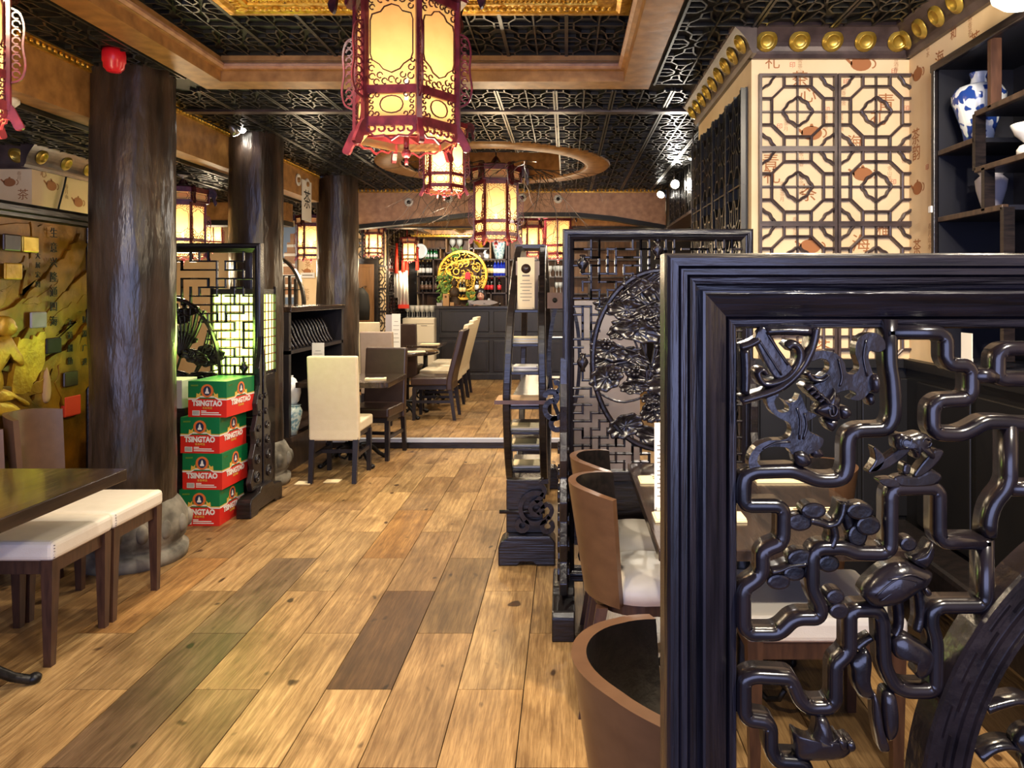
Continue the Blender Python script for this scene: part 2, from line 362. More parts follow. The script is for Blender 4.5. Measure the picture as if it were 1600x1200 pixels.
def rrect(w, d, r=.3):     # rounded rectangle profile, a in [-w/2,w/2], b in [0,d] with rounded front
    e = w*r
    return [(-w/2, 0), (-w/2, d-e), (-w/2+e*.3, d-e*.3), (-w/2+e, d), (w/2-e, d), (w/2-e*.3, d-e*.3), (w/2, d-e), (w/2, 0)]
def text(name, body, size, loc, rot, m, parent=None, ex=.0006, align='CENTER', sx=1):
    c = bpy.data.curves.new(name, 'FONT'); c.body = body; c.size = size; c.align_x = align; c.align_y = 'CENTER'; c.extrude = ex; c.resolution_u = 2
    c.materials.append(M[m]); o = bpy.data.objects.new(name, c); COL.objects.link(o); o.location = loc; o.rotation_euler = rot; o.scale = (sx, 1, 1)
    if parent: o.parent = parent
    return o
# ============================================================ SETTING
ZC = 2.75
fl = struct('floor', MB().box(-6, 2.6, -2.5, 7.13, -.06, -.012), 'shelf_wood')
fr = MB().box(-6, 2.6, 7.13, 14, -.06, .078); rf = struct('raised_floor', fr, 'shelf_wood'); 
struct('trim_1', MB().box(-3.4, 2.6, 7.10, 7.16, .06, .094), 'nosing')
struct('trim_2', MB().box(-3.4, 2.6, 7.112, 7.13, -.01, .06), 'ebony')
PW, PL = .2494, .92
pm = MB(); pm.box(.002, PW-.002, .0015, PL-.0015, -.012, 0); pmesh = pm.mesh('plank')
TONES = [(184, 150, 102), (176, 142, 96), (190, 156, 108), (172, 138, 94), (166, 134, 92), (194, 160, 110), (180, 144, 96), (160, 128, 88)]
def lay(parent, x0k, x1k, y0, y1, z, spec):
    for k in range(x0k, x1k):
        x = -.162+k*PW
        off = 2.786 if (k % 2) else 3.246
        y = off-PL*12
        while y < y1:
            ya, yb = max(y, y0), min(y+PL, y1)
            if yb-ya > .05:
                if yb-ya > PL-.01: me = pmesh
                else:
                    q = MB(); q.box(.0015, PW-.0015, .0015, yb-ya-.0015, -.012, 0); me = q.mesh('plank_cut')
                o = obj('plank', me, 'plank', parent, (x, ya, z))
                c = random.choice(TONES)
                for (kk, yy), cc in spec.items():
                    if kk == k and abs(yy-y) < .3: c = cc
                j = random.uniform(.88, 1.08); cc = srgb(*[min(255, v*j*.90) for v in c]); o.color = (cc[0], cc[1], cc[2], 1)
            y += PL
special = {(-3, 2.786): (112, 80, 50), (-2, 3.246): (150, 118, 76), (-6, 2.326): (124, 98, 74), (-6, 3.246): (138, 112, 84), (-5, 2.786): (188, 152, 104), (-8, 3.246): (176, 134, 82), (-2, 1.40): (170, 124, 76), (-4, 4.17): (170, 128, 74)}
lay(fl, -16, 9, .2, 7.11, 0, special)
lay(rf, -13, 6, 7.16, 13.4, .09, {})

# ---- walls
def wallpaper_text(parent, axis, pos, items):
    # axis 'front': wall facing the camera at y=pos ; 'right': wall facing -x at x=pos ; 'left': facing +x
    for (u, v, ch, sz, mm) in items:
        if axis == 'front': loc, rot = (u, pos-.001, v), (pi/2, 0, 0)
        elif axis == 'right': loc, rot = (pos-.001, u, v), (pi/2, 0, -pi/2)
        else: loc, rot = (pos+.001, u, v), (pi/2, 0, pi/2)
        if ch == 'pot':
            q = MB(); s = sz
            pm_ = XY(0)
            mpf = lambda a, b, n: (a, b, n)
            q.prism([(s*.5*cos(t*pi/8), s*.34*sin(t*pi/8)) for t in range(16)], mpf, 0, .0008)
            q.prism([(-s*.1, s*.3), (s*.1, s*.3), (s*.05, s*.44), (-s*.05, s*.44)], mpf, 0, .0008)
            q.prism([(-s*.42, -s*.1), (-s*.75, s*.22), (-s*.68, s*.28), (-s*.42, s*.1)], mpf, 0, .0008)
            q.sweep(arc(s*.5, 0, s*.2, -80, 80, 8), [(-s*.03, 0), (s*.03, 0), (s*.03, .0008), (-s*.03, .0008)], mpf)
            o = obj('teapot_print', q, mm, parent, loc); o.rotation_euler = rot
        else: text('character_print', ch, sz, loc, rot, mm, parent, .0004)
PX0, PX1, PY = .88, 1.63, 3.5
# brick pillar boxed in wallpaper on the right
pil = struct('wall_pillar', MB().box(PX0, PX1+.3, PY, 4.9, 0, ZC), 'paper')
sm = '酒香茶舍春月山'
vt = lambda s: '\n'.join(s)
wallpaper_text(pil, 'front', PY, [
    (X(1207, PY), Z(98, PY), '礼', .075, 'paper_ink'), (X(1345, PY), Z(100, PY), 'pot', .10, 'paper_ink'), (X(1250, PY), Z(125, PY), '茶', .08, 'paper_ink'),
    (X(1262, PY), Z(150, PY), '心', .085, 'paper_ink'), (X(1268, PY), Z(208, PY), 'pot', .10, 'paper_ink'), (X(1384, PY), Z(162, PY), '青', .09, 'paper_ink'),
    (X(1372, PY), Z(186, PY), '礼', .08, 'paper_ink'), (X(1335, PY), Z(224, PY), '海', .075, 'paper_ink'), (X(1204, PY), Z(255, PY), '青', .085, 'paper_ink'),
    (X(1206, PY), Z(276, PY), '礼', .085, 'paper_ink'), (X(1348, PY), Z(272, PY), 'pot', .095, 'paper_ink'), (X(1262, PY), Z(303, PY), '茶', .09, 'paper_ink'),
    (X(1266, PY), Z(385, PY), 'pot', .10, 'paper_ink'), (X(1345, PY), Z(382, PY), '海', .09, 'paper_ink'), (X(1378, PY), Z(360, PY), '雅', .07, 'paper_ink'),
    (X(1240, PY), Z(530, PY), '二二', .06, 'paper_ink'), (X(1285, PY), Z(545, PY), '茶', .08, 'paper_ink'), (X(1400, PY), Z(525, PY), '印', .04, 'paper_red')]
    + [(X(a, PY), Z(b, PY), vt(random.sample(sm, 4)), .024, 'paper_ink2') for a, b in ((1250, 100), (1228, 190), (1290, 188), (1318, 150), (1314, 190), (1252, 245), (1252, 290), (1242, 355), (1400, 105), (1412, 240), (1390, 275), (1222, 300), (1312, 320), (1230, 520), (1330, 520))]
    + [(X(a, PY), Z(b, PY), '印', .03, 'paper_red') for a, b in ((1238, 102), (1218, 198), (1292, 172), (1397, 112), (1416, 170), (1396, 285), (1322, 128))])
wallpaper_text(pil, 'left', PX0, []) 
# octagon lattice screens on the pillar
def octa_unit(S, w=.011, d=.022):
    q = MB(); mp = XZ(0); h = S/2; pr = [(-w/2, 0), (-w/2, d), (0, d+.003), (w/2, d), (w/2, 0)]
    def ln(*p): q.sweep([(a*h, b*h) for a, b in p], pr, mp)
    e = 1-w/h/2
    q.sweep([(-h*e, -h*e), (h*e, -h*e), (h*e, h*e), (-h*e, h*e)], [(-w*.6, 0), (-w*.6, d+.004), (w*.6, d+.004), (w*.6, 0)], mp, closed=True)
    ln((-.35, .67), (.35, .67), (.67, .35), (.67, -.35), (.35, -.67), (-.35, -.67), (-.67, -.35), (-.67, .35), (-.35, .67))
    for a in (-.35, .35):
        ln((a, .67), (a, e)); ln((a, -.67), (a, -e)); ln((.67, a), (e, a)); ln((-.67, a), (-e, a))
    pr2 = [(-w/3, 0), (-w/3, d-.004), (w/3, d-.004), (w/3, 0)]
    q.sweep([(-h*e, 0), (h*e, 0)], pr2, mp); q.sweep([(0, -h*e), (0, h*e)], pr2, mp)
    def flower(cx, cy, a0, a1, R=.36):
        n = int(abs(a1-a0)/7.5); pts = []
        for i in range(n+1):
            t = radians(a0+(a1-a0)*i/n); r = R*(.95+.06*cos(4*t)+.055*cos(8*t))
            pts.append(((cx+r*cos(t))*h, (cy+r*sin(t))*h))
        q.sweep(pts, pr, mp, closed=(abs(a1-a0) >= 360))
    flower(0, 0, 0, 360)
    for cx, cy, a in ((-e, e, 270), (e, e, 180), (e, -e, 90), (-e, -e, 0)): flower(cx, cy, a, a+90)
    return q
OC = octa_unit(.366)
ocm = OC.mesh('octagon_lattice')
lat = thing('octagon_lattice_screen', 'bronze octagon and flower lattice fixed on the cream wallpapered pillar', 'screen', (0, PY, 0))
for i in range(2):
    for j in range(4):
        o = obj('lattice_panel', ocm, 'lattice', lat, (X(1245+i*122.5, PY), 0, Z(175.5+j*116.5, PY))); o.scale = (1.0, 1, .967)
# black lattice on the pillar's left face, and on the dropped beam beyond
def zig_unit(W, L, w=.009, d=.018, fx=1):
    # elongated hexagon fret, plan W (u) x L (v)
    q = MB(); mp = lambda u, v, n: (u, v, n)
    pr = [(-w/2, 0), (-w/2, d), (w/2, d), (w/2, 0)]
    def ln(pts, ww=1, dd=1): q.sweep(pts, [(a*ww, b*dd) for a, b in pr], mp)
    a, b = W/2, L/2
    ln([(-a+w, -b), (-a+w, b)], 1.3, 1.3); ln([(a-w, -b), (a-w, b)], 1.3, 1.3); ln([(0, -b), (0, b)], .9)
    ln([(-a, -b+w*.6), (a, -b+w*.6)], .9)
    for sx in (-1, 1):
        for v0, sv in ((-b, 1), (b, -1)):
            ln([(sx*a*.95, v0+sv*L*.10), (sx*a*.72, v0+sv*L*.10), (sx*a*.50, v0+sv*L*.22), (sx*a*.22, v0+sv*L*.22), (sx*a*.08, v0+sv*L*.12)])
            ln([(sx*a*.72, v0+sv*L*.10), (sx*a*.72, v0)]); ln([(sx*a*.50, v0+sv*L*.22), (sx*a*.50, v0+sv*L*.34), (sx*a*.30, v0+sv*L*.40), (sx*a*.22, v0+sv*L*.22)])
        ln([(sx*a*.95, -L*.14), (sx*a*.66, -L*.14), (sx*a*.50, -L*.05), (sx*a*.50, L*.05), (sx*a*.66, L*.14), (sx*a*.95, L*.14)])
        ln([(sx*a*.50, 0), (sx*a*.95, 0)], .8)
    q.sweep(arc(0, 0, W*.15, 0, 360, 12, L*.11)[:-1], pr, mp, closed=True)
    return q
zg = zig_unit(.36, .47).mesh('hexagon_fret')
def place_wall_fret(root, x, ys, zs, sc=(1, 1, 1), sgn=-1):
    for y in ys:
        for z in zs:
            o = obj('lattice_panel', zg, 'ceil_bar', root, (x, y, z)); o.rotation_euler = (pi/2, 0, -pi/2 if sgn < 0 else pi/2); o.scale = sc
zl = thing('black_lattice_screen', 'black hexagon fret screen on the side of the wallpapered pillar facing the aisle', 'screen', (0, 0, 0))
obj('backing', MB().box(PX0-.012, PX0-.002, 3.57, 4.83, .6, 2.5), 'ceil_back', zl)
place_wall_fret(zl, PX0-.012, [3.74+.355*i for i in range(4)], [2.26-.47*i for i in range(4)], (1, 1, 1))
# cornices with brass plates
def cornice(name, p0, p1, nrm, z0, z1, out, ndisc, label, t0=.5, rd=.050):
    p0, p1, nr = Vector(p0), Vector(p1), Vector(nrm); d = (p1-p0); L = d.length; d.normalize()
    prof = [(0, z0), (.02, z0), (.03, z0+.018), (.035, z0+.03)]+[(.035+(out-.045)*(t/6)**1.4, z0+.03+(z1-z0-.05)*(t/6)**.85) for t in range(1, 7)]+[(out, z1-.015), (out, z1), (0, z1)]
    q = MB(); k = len(prof); vs = []
    for e, ext in ((0, 0), (L, 0)):
        for a, z in prof:
            pp = p0+d*(e)+nr*a; vs.append((pp.x, pp.y, z))
    fs = [(i, (i+1) % k, k+(i+1) % k, k+i) for i in range(k)]+[tuple(range(k))[::-1], tuple(range(k, 2*k))]
    q.add(vs, fs); c = struct(name, q, 'lattice'); 
    mid = Vector((0, 0, 1)); tz = (z1-z0); tdir = (nr*(out-.035)+mid*tz*.8).normalized(); fn = (nr*tz-mid*(out-.03)).normalized()
    dm = MB().lathe([(0, 0), (rd, .002), (rd, .007), (rd*.74, .010), (rd*.68, .018), (rd*.62, .019), (rd*.56, .010), (rd*.3, .007), (0, .006)], 20).mesh('brass_plate')
    for i in range(ndisc):
        o = obj('brass_plate', dm, 'brass', c)
        pos = p0+d*(L*(i+t0)/ndisc)+nr*(out*.47)+mid*(z0+tz*.52)-Vector((0, 0, 0)); o.location = pos+fn*.003
        o.rotation_euler = fn.to_track_quat('Z', 'Y').to_euler()
    return c
cornice('trim_3', (PX0-.02, PY, 0), (PX1, PY, 0), (0, -1, 0), 2.61, ZC, .11, 5, '')
cornice('trim_4', (PX0, 4.9, 0), (PX0, PY-.1, 0), (-1, 0, 0), 2.61, ZC, .11, 9, '')
cornice('trim_5', (PX1, PY, 0), (PX1, .4, 0), (-1, 0, 0), 2.61, ZC, .11, 21, '')
# right wall (with the recess of the display cabinet)
wr = struct('wall_right', MB().box(PX1, PX1+.08, -2.5, 1.15, 0, ZC).box(PX1, PX1+.08, 3.22, PY, 0, ZC).box(PX1, PX1+.08, 1.15, 3.22, 2.50, ZC).box(PX1, PX1+.08, 1.15, 3.22, 0, 1.2), 'paper')
wy = lambda px: PX1*F/(px-885)
def wz(px, py): return Z(py, wy(px))
wallpaper_text(wr, 'right', PX1, [(wy(1434), wz(1434, 116), 'pot', .09, 'paper_ink'), (wy(1434), wz(1434, 294), 'pot', .09, 'paper_ink'), (wy(1431), wz(1431, 215), '茶', .08, 'paper_ink'),
    (wy(1432), wz(1432, 240), '韵', .08, 'paper_ink'), (wy(1468), wz(1468, 94), '海', .08, 'paper_ink'), (wy(1523), wz(1523, 66), '茶', .08, 'paper_ink'), (wy(1490), wz(1490, 54), '和', .05, 'paper_ink'),
    (wy(1433), wz(1433, 388), '茶', .08, 'paper_ink'), (wy(1460), wz(1460, 130), vt('春月山水'), .03, 'paper_ink2'), (wy(1457), wz(1457, 215), vt('春月山水'), .03, 'paper_ink2'),
    (wy(1450), wz(1450, 80), vt('山水'), .03, 'paper_ink2'), (wy(1516), wz(1516, 40), vt('酒香茶'), .03, 'paper_ink2'), (wy(1449), wz(1449, 262), '印', .03, 'paper_red'), (wy(1453), wz(1453, 370), vt('春月山水'), .03, 'paper_ink2'), (wy(1460), wz(1460, 320), vt('石'), .05, 'paper_ink')])
# black wainscot below
wn = struct('trim_6', MB().box(PX0, PX1, PY-.03, PY, 0, 1.15).box(PX0, PX1-.03, PY-.05, PY, 1.15, 1.19).box(PX1-.03, PX1, -.5, PY-.03, 0, 1.15).box(PX1-.05, PX1, -.5, PY-.03, 1.15, 1.19), 'wainscot')
for i in range(3): struct('wainscot_panel', MB().box(PX0+.03+i*.24, PX0+.25+i*.24, PY-.042, PY-.03, .45, 1.1), 'wainscot', wn, bevel=.006)
for i in range(6): struct('wainscot_panel', MB().box(PX1-.042, PX1-.03, .5+i*.48, .94+i*.48, .45, 1.1), 'wainscot', wn, bevel=.006)
struct('wall_back', MB().box(-6, 2.6, 13.9, 14, 0, ZC), 'bar_wood')
struct('wall_far_right', MB().box(2.5, 2.6, 4.9, 14, 0, ZC), 'paper')
struct('wall_left', MB().box(-6.1, -6, -2.5, 14, 0, ZC), 'paper')
# room corner with the brown door
YD = 11.0; XD = X(601, YD)
wd = struct('wall_door', MB().box(-6, XD, YD, YD+.1, 0, ZC).box(XD-.1, XD, YD+.1, 13.9, 0, ZC), 'paper')
dr = struct('door_1', MB().box(X(560, YD)-.3, X(590, YD), YD-.05, YD, .09, Z(404, YD)).box(X(590, YD), X(593, YD), YD-.07, YD, .09, Z(400, YD)), 'ebony')
struct('door_leaf', MB().box(X(560, YD)-.26, X(586, YD), YD-.065, YD-.05, .09, Z(413, YD)), 'door', dr)
struct('door_panel', MB().box(X(560, YD)-.2, X(582, YD), YD-.075, YD-.065, .9, Z(418, YD)), 'door', dr, bevel=.01)
l2 = thing('wall_lattice_screen', 'dark octagon lattice over pale wallpaper around the brown door', 'screen', (0, YD, 0))
oc2 = octa_unit(.34, .014).mesh('octagon_lattice_small')
for i, px in enumerate((568, 604, 532)):
    for j in range(8):
        z = Z(380, YD)-.34*j+.17
        if px != 604 and j > 1: continue
        xx = X(px, YD) if px != 604 else XD-.115
        o = obj('lattice_panel', oc2, 'ebony', l2, (xx if px != 604 else XD-.17, -.002, z))
        if px == 604 and j > 1: o.scale = (.6, 1, 1); o.location.x = X(594, YD)+.0
l3 = thing('side_lattice_screen', 'dark square fretwork screen on the wall between door and bar shelves', 'screen', (XD, 0, 0))
for i in range(4):
    for j in range(6):
        o = obj('lattice_panel', oc2, 'ebony', l3, (.003, YD+.3+.36*i, Z(375, YD)-.36*j+.1)); o.rotation_euler = (0, 0, pi/2)
obj('backing', MB().box(0, .002, YD+.1, 13.39, .1, 2.6), 'wainscot', l3)
# left pilaster
lp = struct('wall_left_pilaster', MB().box(-6, -3.45, 4.75, 6.3, 0, 2.46), 'paper')
wallpaper_text(lp, 'front', 4.75, [(X(36, 4.75), Z(305, 4.75), '茶', .075, 'paper_ink'), (X(30, 4.75), Z(275, 4.75), vt('春月'), .03, 'paper_ink2'), (X(15, 4.75), Z(285, 4.75), 'pot', .08, 'paper_ink')])
ly = lambda px: -3.45*F/(px-885)
wallpaper_text(lp, 'left', -3.45, [(ly(80), Z(290, ly(80)), 'pot', .10, 'paper_ink'), (ly(122), Z(316, ly(122)), 'pot', .10, 'paper_ink'), (ly(104), Z(300, ly(104)), vt('春月山'), .035, 'paper_ink2'), (ly(68), Z(272, ly(68)), '心', .06, 'paper_ink')])
struct('wall_cable', MB().tube([(-3.44, ly(102), Z(272, ly(102))), (-3.44, ly(98), Z(292, ly(98))), (-3.44, ly(90), Z(322, ly(90))), (-3.44, ly(85), Z(350, ly(85)))], .006, 6), 'ink', lp)
cornice('trim_7', (-6, 4.75, 0), (-3.43, 4.75, 0), (0, -1, 0), 2.30, 2.46, .10, 16, '')
cornice('trim_8', (-3.45, 4.65, 0), (-3.45, 6.3, 0), (1, 0, 0), 2.30, 2.46, .10, 7, '')
# ---- ceilings
CX0, CX1, CY0, CY1 = -2.01, .335, .9, 4.28
cl = MB()
cl.box(-2.75, CX0-.16, -2.5, 4.44, ZC, ZC+.1).box(CX1+.16, PX1+.1, -2.5, 4.44, ZC, ZC+.1).box(CX0-.16, CX1+.16, -2.5, CY0-.16, ZC, ZC+.1)
CC = (-.70, 7.1); RI, RO = .88, 1.12
# far slab with round hole
x0, x1, y0, y1 = -2.75, 2.5, 4.44, 8.8
N = 64; vs = []; fs = []
for i in range(N):
    a = 2*pi*i/N; c, s_ = cos(a), sin(a); vs.append((CC[0]+RI*c, CC[1]+RI*s_, ZC))
    t = min((x1-CC[0])/c if c > 1e-9 else 1e9, (x0-CC[0])/c if c < -1e-9 else 1e9, (y1-CC[1])/s_ if s_ > 1e-9 else 1e9, (y0-CC[1])/s_ if s_ < -1e-9 else 1e9)
    vs.append((CC[0]+t*c, CC[1]+t*s_, ZC))
for i in range(N): j = (i+1) % N; fs.append((2*i, 2*i+1, 2*j+1, 2*j))
cl.add(vs, fs)
for (a, b) in ((x0, y0), (x1, y0), (x1, y1), (x0, y1)): pass
cl.box(x0, x1, y0, y1, ZC+.32, ZC+.34)
ce = struct('ceiling', cl, 'ceil_back')
k = 0
def ceil_panels(parent, xs, ys, z, skip=lambda x, y: False):
    for x in xs:
        for y in ys:
            if skip(x, y): continue
            o = obj('ceiling_panel', zg, 'ceil_bar', parent, (x, y, z)); o.rotation_euler = (pi, 0, 0)
PWc, PLc = .36, .47
xs_far = [-2.41+PWc*i for i in range(14)]
ceil_panels(ce, [x for x in xs_far if x < 2.3], [5.26+PLc*i for i in range(8)], ZC-.001, lambda x, y: (x-CC[0])**2+(y-CC[1])**2 < .80**2 or (x > .7 and y < 5.1) or (x > 1.3))
ceil_panels(ce, [x for x in xs_far if x < 1.1], [4.70], ZC-.001)
ceil_panels(ce, [-2.36], [.7+PLc*i for i in range(8)], ZC-.001)
ceil_panels(ce, [.69, 1.05, 1.41], [.35+PLc*i for i in range(9)], ZC-.001, lambda x, y: x > .8 and y > 3.4)
struct('trim_9', MB().box(-2.7, PX0, 4.95, 5.02, ZC-.03, ZC), 'lattice')
# rectangular coffer
ZI = 2.90
ci = struct('ceiling_coffer', MB().box(CX0-.2, CX1+.2, CY0-.2, CY1+.2, ZI, ZI+.04), 'ceil_back')
ceil_panels(ci, [CX0+.1675+.335*i for i in range(7)], [CY1-PLc/2-PLc*i for i in range(7)], ZI-.001)
rect = lambda a, b, c, d: [(a, c), (b, c), (b, d), (a, d)]
def frame(name, r, prof, m, z, parent=None):
    q = MB(); q.sweep(rect(*r), prof, XY(z), closed=True); return struct(name, q, m, parent)
frame('trim_10', (CX0, CX1, CY0, CY1), [(0, -.16), (0, -.10), (.02, -.09), (.02, -.045), (.0, -.04), (.0, 0), (0, .02), (-.16, .02), (-.16, 0), (-.17, -.16)], 'gold_paint', ZC)
frame('trim_11', (CX0, CX1, CY0, CY1), [(.02, -.05), (.035, -.06), (.035, -.075), (.02, -.085)], 'tan_paint', ZC)
MX0, MX1, MY0, MY1 = -1.68, .31, 1.5, 3.66
md = frame('trim_12', (MX0, MX1, MY0, MY1), [(0, 0), (0, .02), (.05, .03), (.07, .022), (.09, .03), (.16, .03), (.17, .01), (.20, .025), (.24, .015), (.24, 0)], 'gilt', ZI)
q = MB()
for i in range(80):
    t = MX0+.20+(MX1-MX0-.4)*i/79; q.ball((t, MY1-.19, ZI-.022), .011, 6)
for i in range(70): 
    t = MY0+.2+(MY1-MY0-.4)*i/69
    for xx in (MX0+.19, MX1-.19): q.ball((xx, t, ZI-.022), .011, 6)
b_ = struct('bead_row', q, 'gilt', md); b_['kind'] = 'stuff'
q = MB(); random.seed(3)
for i in range(60):
    t = MX0+.1+(MX1-MX0-.2)*i/59; q.ball((t, MY1-.115, ZI-.03), .016+.006*(i % 3 == 0), 6, sy=1.3, sz=.6)
for i in range(60):
    t = MY0+.1+(MY1-MY0-.2)*i/59; q.ball((MX0+.115, t, ZI-.03), .018, 6, sx=1.3, sz=.6)
b_ = struct('leaf_carving', q, 'gilt', md); b_['kind'] = 'stuff'
# round coffer
q = MB(); q.lathe([(RI, .30), (RI, 0), (RI, -.03), (RI+.03, -.035), (RO-.02, -.035), (RO, -.02), (RO, 0)], 64, (CC[0], CC[1], ZC)); q.f = q.f[:-2]; q.sm = q.sm[:-2]
struct('trim_13', q, 'gold_paint')
rc = struct('ceiling_round', MB().lathe([(RI+.02, 0), (RI+.02, .02)], 48, (CC[0], CC[1], ZC+.29)), 'gold_paint')
q = MB(); q.sweep([(CC[0]+.60*cos(2*pi*i/48), CC[1]+.60*sin(2*pi*i/48)) for i in range(48)], [(-.07, 0), (-.06, .03), (-.03, .05), (.03, .05), (.06, .03), (.07, 0)], XY(ZC+.29), closed=True)
for i in range(48):
    a = 2*pi*i/48; q.ball((CC[0]+.6*cos(a), CC[1]+.6*sin(a), ZC+.235), .026, 6, sz=.5)
struct('gilt_ring', q, 'gilt', rc)
q = MB(); q.sweep([(CC[0]+.42*cos(2*pi*i/8+.39), CC[1]+.42*sin(2*pi*i/8+.39)) for i in range(8)], [(-.04, 0), (-.03, .04), (.03, .04), (.04, 0)], XY(ZC+.29), closed=True)
q.lathe([(.2, 0), (.2, .03), (.12, .04), (0, .04)], 24, (CC[0], CC[1], ZC+.25)); struct('ceiling_rose', q, 'tan_paint', rc)
# left side beam along the columns
BX = -2.6
for nm, ya, yb in (('beam_left', -1.0, 4.2), ('beam_left_middle', 4.2, 5.82), ('beam_left_far', 5.82, 7.75)):
    q = struct(nm, MB().box(BX-.14, BX, ya, yb, 2.456, 2.70), 'gold_paint')
    mm = MB().box(BX-.14, BX+.02, ya, yb, 2.70, 2.712).box(BX-.14, BX+.035, ya, yb, 2.735, ZC); struct('cornice', mm, 'gilt', q)
    bd = MB(); n = int((yb-ya)/.042)
    for i in range(n): bd.ball((BX+.012, ya+.02+i*.042, 2.723), .014, 6)
    z_ = struct('bead_row', bd, 'gilt', q); z_['kind'] = 'stuff'
# side aisle ceiling
c2 = struct('ceiling_left', MB().box(-6, BX-.14, -2.5, 9.2, 2.456, 2.5), 'ceil_back')
ceil_panels(c2, [-2.93-PWc*i for i in range(7)], [2.2+PLc*i for i in range(15)], 2.455, lambda x, y: x < -3.45 and 4.6 < y < 6.4)
struct('beam_cross', MB().box(-6, -2.9, 7.6, 7.8, 2.25, 2.46), 'gold_paint'); struct('trim_14', MB().box(-6, -2.9, 7.58, 7.82, 2.20, 2.25), 'ceil_back')
# far beam with raised middle
YB = 8.8
zb = lambda py: Z(py, YB); xb = lambda px: X(px, YB)
out = [(xb(540), zb(351)), (xb(560), zb(351)), (xb(620), zb(345)), (xb(735), zb(332)), (xb(900), zb(332)), (xb(960), zb(338)), (xb(1040), zb(352)), (xb(1040), 2.70), (xb(540), 2.70)]
bm_ = struct('beam_far', MB().prism(out, XZ(YB+.15), 0, .15), 'tan_paint')
q = MB(); q.sweep(out[:7], [(-.05, -.15), (0, -.15), (0, .012), (-.05, .012)], XZ(YB)); struct('beam_underside', q, 'ceil_back', bm_)
mm = MB().box(xb(540), xb(1040), YB-.03, YB+.15, 2.70, 2.71).box(xb(540), xb(1040), YB-.045, YB+.15, 2.735, ZC+.02); struct('cornice', mm, 'gilt', bm_)
bd = MB()
for i in range(82): bd.ball((xb(542)+i*(xb(1038)-xb(542))/81, YB-.02, 2.722), .015, 6)
z_ = struct('bead_row', bd, 'gilt', bm_); z_['kind'] = 'stuff'
eye = MB().lathe([(.052, 0), (.052, .008), (.03, .012), (.022, .004), (0, .004)], 16).mesh('downlight_ring'); pup = MB().lathe([(.022, 0), (.022, .02), (.012, .03), (0, .03)], 12).mesh('downlight_eye')
for i, (px, py) in enumerate(((639, 316), (701, 310), (816, 309), (872, 311))):
    t = thing('wall_spotlight', ['small black eyed spotlight set in the far rose beam, nearest the third column', 'small black eyed spotlight in the far rose beam, left of the hanging lantern', 'small black eyed spotlight in the far rose beam, just right of the hanging lantern', 'small black eyed spotlight in the far rose beam, last towards the lattice screen'][i], 'spotlight', (X(px, YB), YB-.001, Z(py, YB)))
    a = obj('ring', eye, 'plastic_white', t); a.rotation_euler = (pi/2, 0, 0); a = obj('lamp_eye', pup, 'ink', t); a.rotation_euler = (pi/2, 0, 0)
# ceiling over the bar
c3 = struct('ceiling_bar', MB().box(-6, 2.5, 8.95, 13.9, 2.62, 2.66), 'ceil_back')
struct('beam_bar', MB().box(XD, 2.5, 10.4, 10.6, 2.44, 2.62), 'gold_paint'); struct('trim_15', MB().box(XD, 2.5, 10.38, 10.62, 2.42, 2.44), 'ceil_bar')
q = struct('beam_shelf', MB().box(-2.86, 2.5, 13.1, 13.3, 2.545, 2.62), 'gold_paint'); mm = MB().box(-2.86, 2.5, 13.06, 13.3, 2.50, 2.53)
for i in range(70): mm.ball((-2.84+i*.052, 13.08, 2.538), .015, 6)
struct('cornice', mm, 'gilt', q)
struct('trim_16', MB().box(-2.5, -2.4, 11.2, 13.1, 2.56, 2.62).box(-1.9, -1.84, 10.6, 13.1, 2.56, 2.62), 'gold_paint')
# dropped fretted beam on the right
db = struct('beam_right', MB().box(1.19, 1.4, 5.0, 8.8, 2.27, ZC), 'ceil_back')
for i in range(9):
    o = obj('lattice_panel', zg, 'ceil_bar', db, (1.189, 5.2+i*.37, 2.51)); o.rotation_euler = (pi/2, 0, -pi/2)
struct('beam_edge', MB().box(1.17, 1.41, 5.0, 8.8, 2.255, 2.275), 'lattice', db)
# columns
def column(cx, cy, r, seed, label, zb=0):
    random.seed(seed); q = MB(); n = 40; m = 44; vs = []
    ph = [random.uniform(0, 6.28) for _ in range(8)]
    for i in range(m+1):
        z = zb+.30+(ZC-zb-.30)*i/m
        for k_ in range(n):
            a = 2*pi*k_/n; rr = r*(1+.012*sin(3*a+ph[0]+z*1.1)+.012*sin(5*a+ph[1]-z*2.3)+.009*sin(9*a+ph[2]+z*4)+.010*sin(14*a+ph[3]-2*z)+.010*sin(z*7+ph[4]+2*a)+.007*sin(z*17+ph[5]+4*a)+.016*abs(sin(3.5*a+.8*z+ph[6]))*sin(2.1*z+ph[7]))
            vs.append((cx+rr*cos(a), cy+rr*sin(a), z))
    fs = [(i*n+k_, i*n+(k_+1) % n, (i+1)*n+(k_+1) % n, (i+1)*n+k_) for i in range(m) for k_ in range(n)]
    q.add(vs, fs, True); c = struct('column', q, 'column')
    c['label'] = label; c['category'] = 'column'; c['kind'] = 'thing'
    b = MB(); R = r*1.30
    b.lathe([(R*.98, 0), (R, .03), (R, .06), (R*.9, .075), (R*.86, .09), (R*.95, .12), (R*1.0, .18), (R*.98, .25), (R*.86, .31), (R*.78, .335), (R*.70, .34)], 36, (cx, cy, zb))
    for k_ in range(14):
        a = 2*pi*k_/14; b.ball((cx+R*.955*cos(a), cy+R*.955*sin(a), zb+.20), .034, 8, sz=1.6)
    struct('stone_base', b, 'stone', c)
    return c
col1 = column(-2.45, 4.17, .214, 1, 'thick dark tree trunk column with red alarm near its top, behind the beer cartons')
column(-2.45, 5.81, .20, 2, 'middle dark tree trunk column standing behind the green lit lantern')
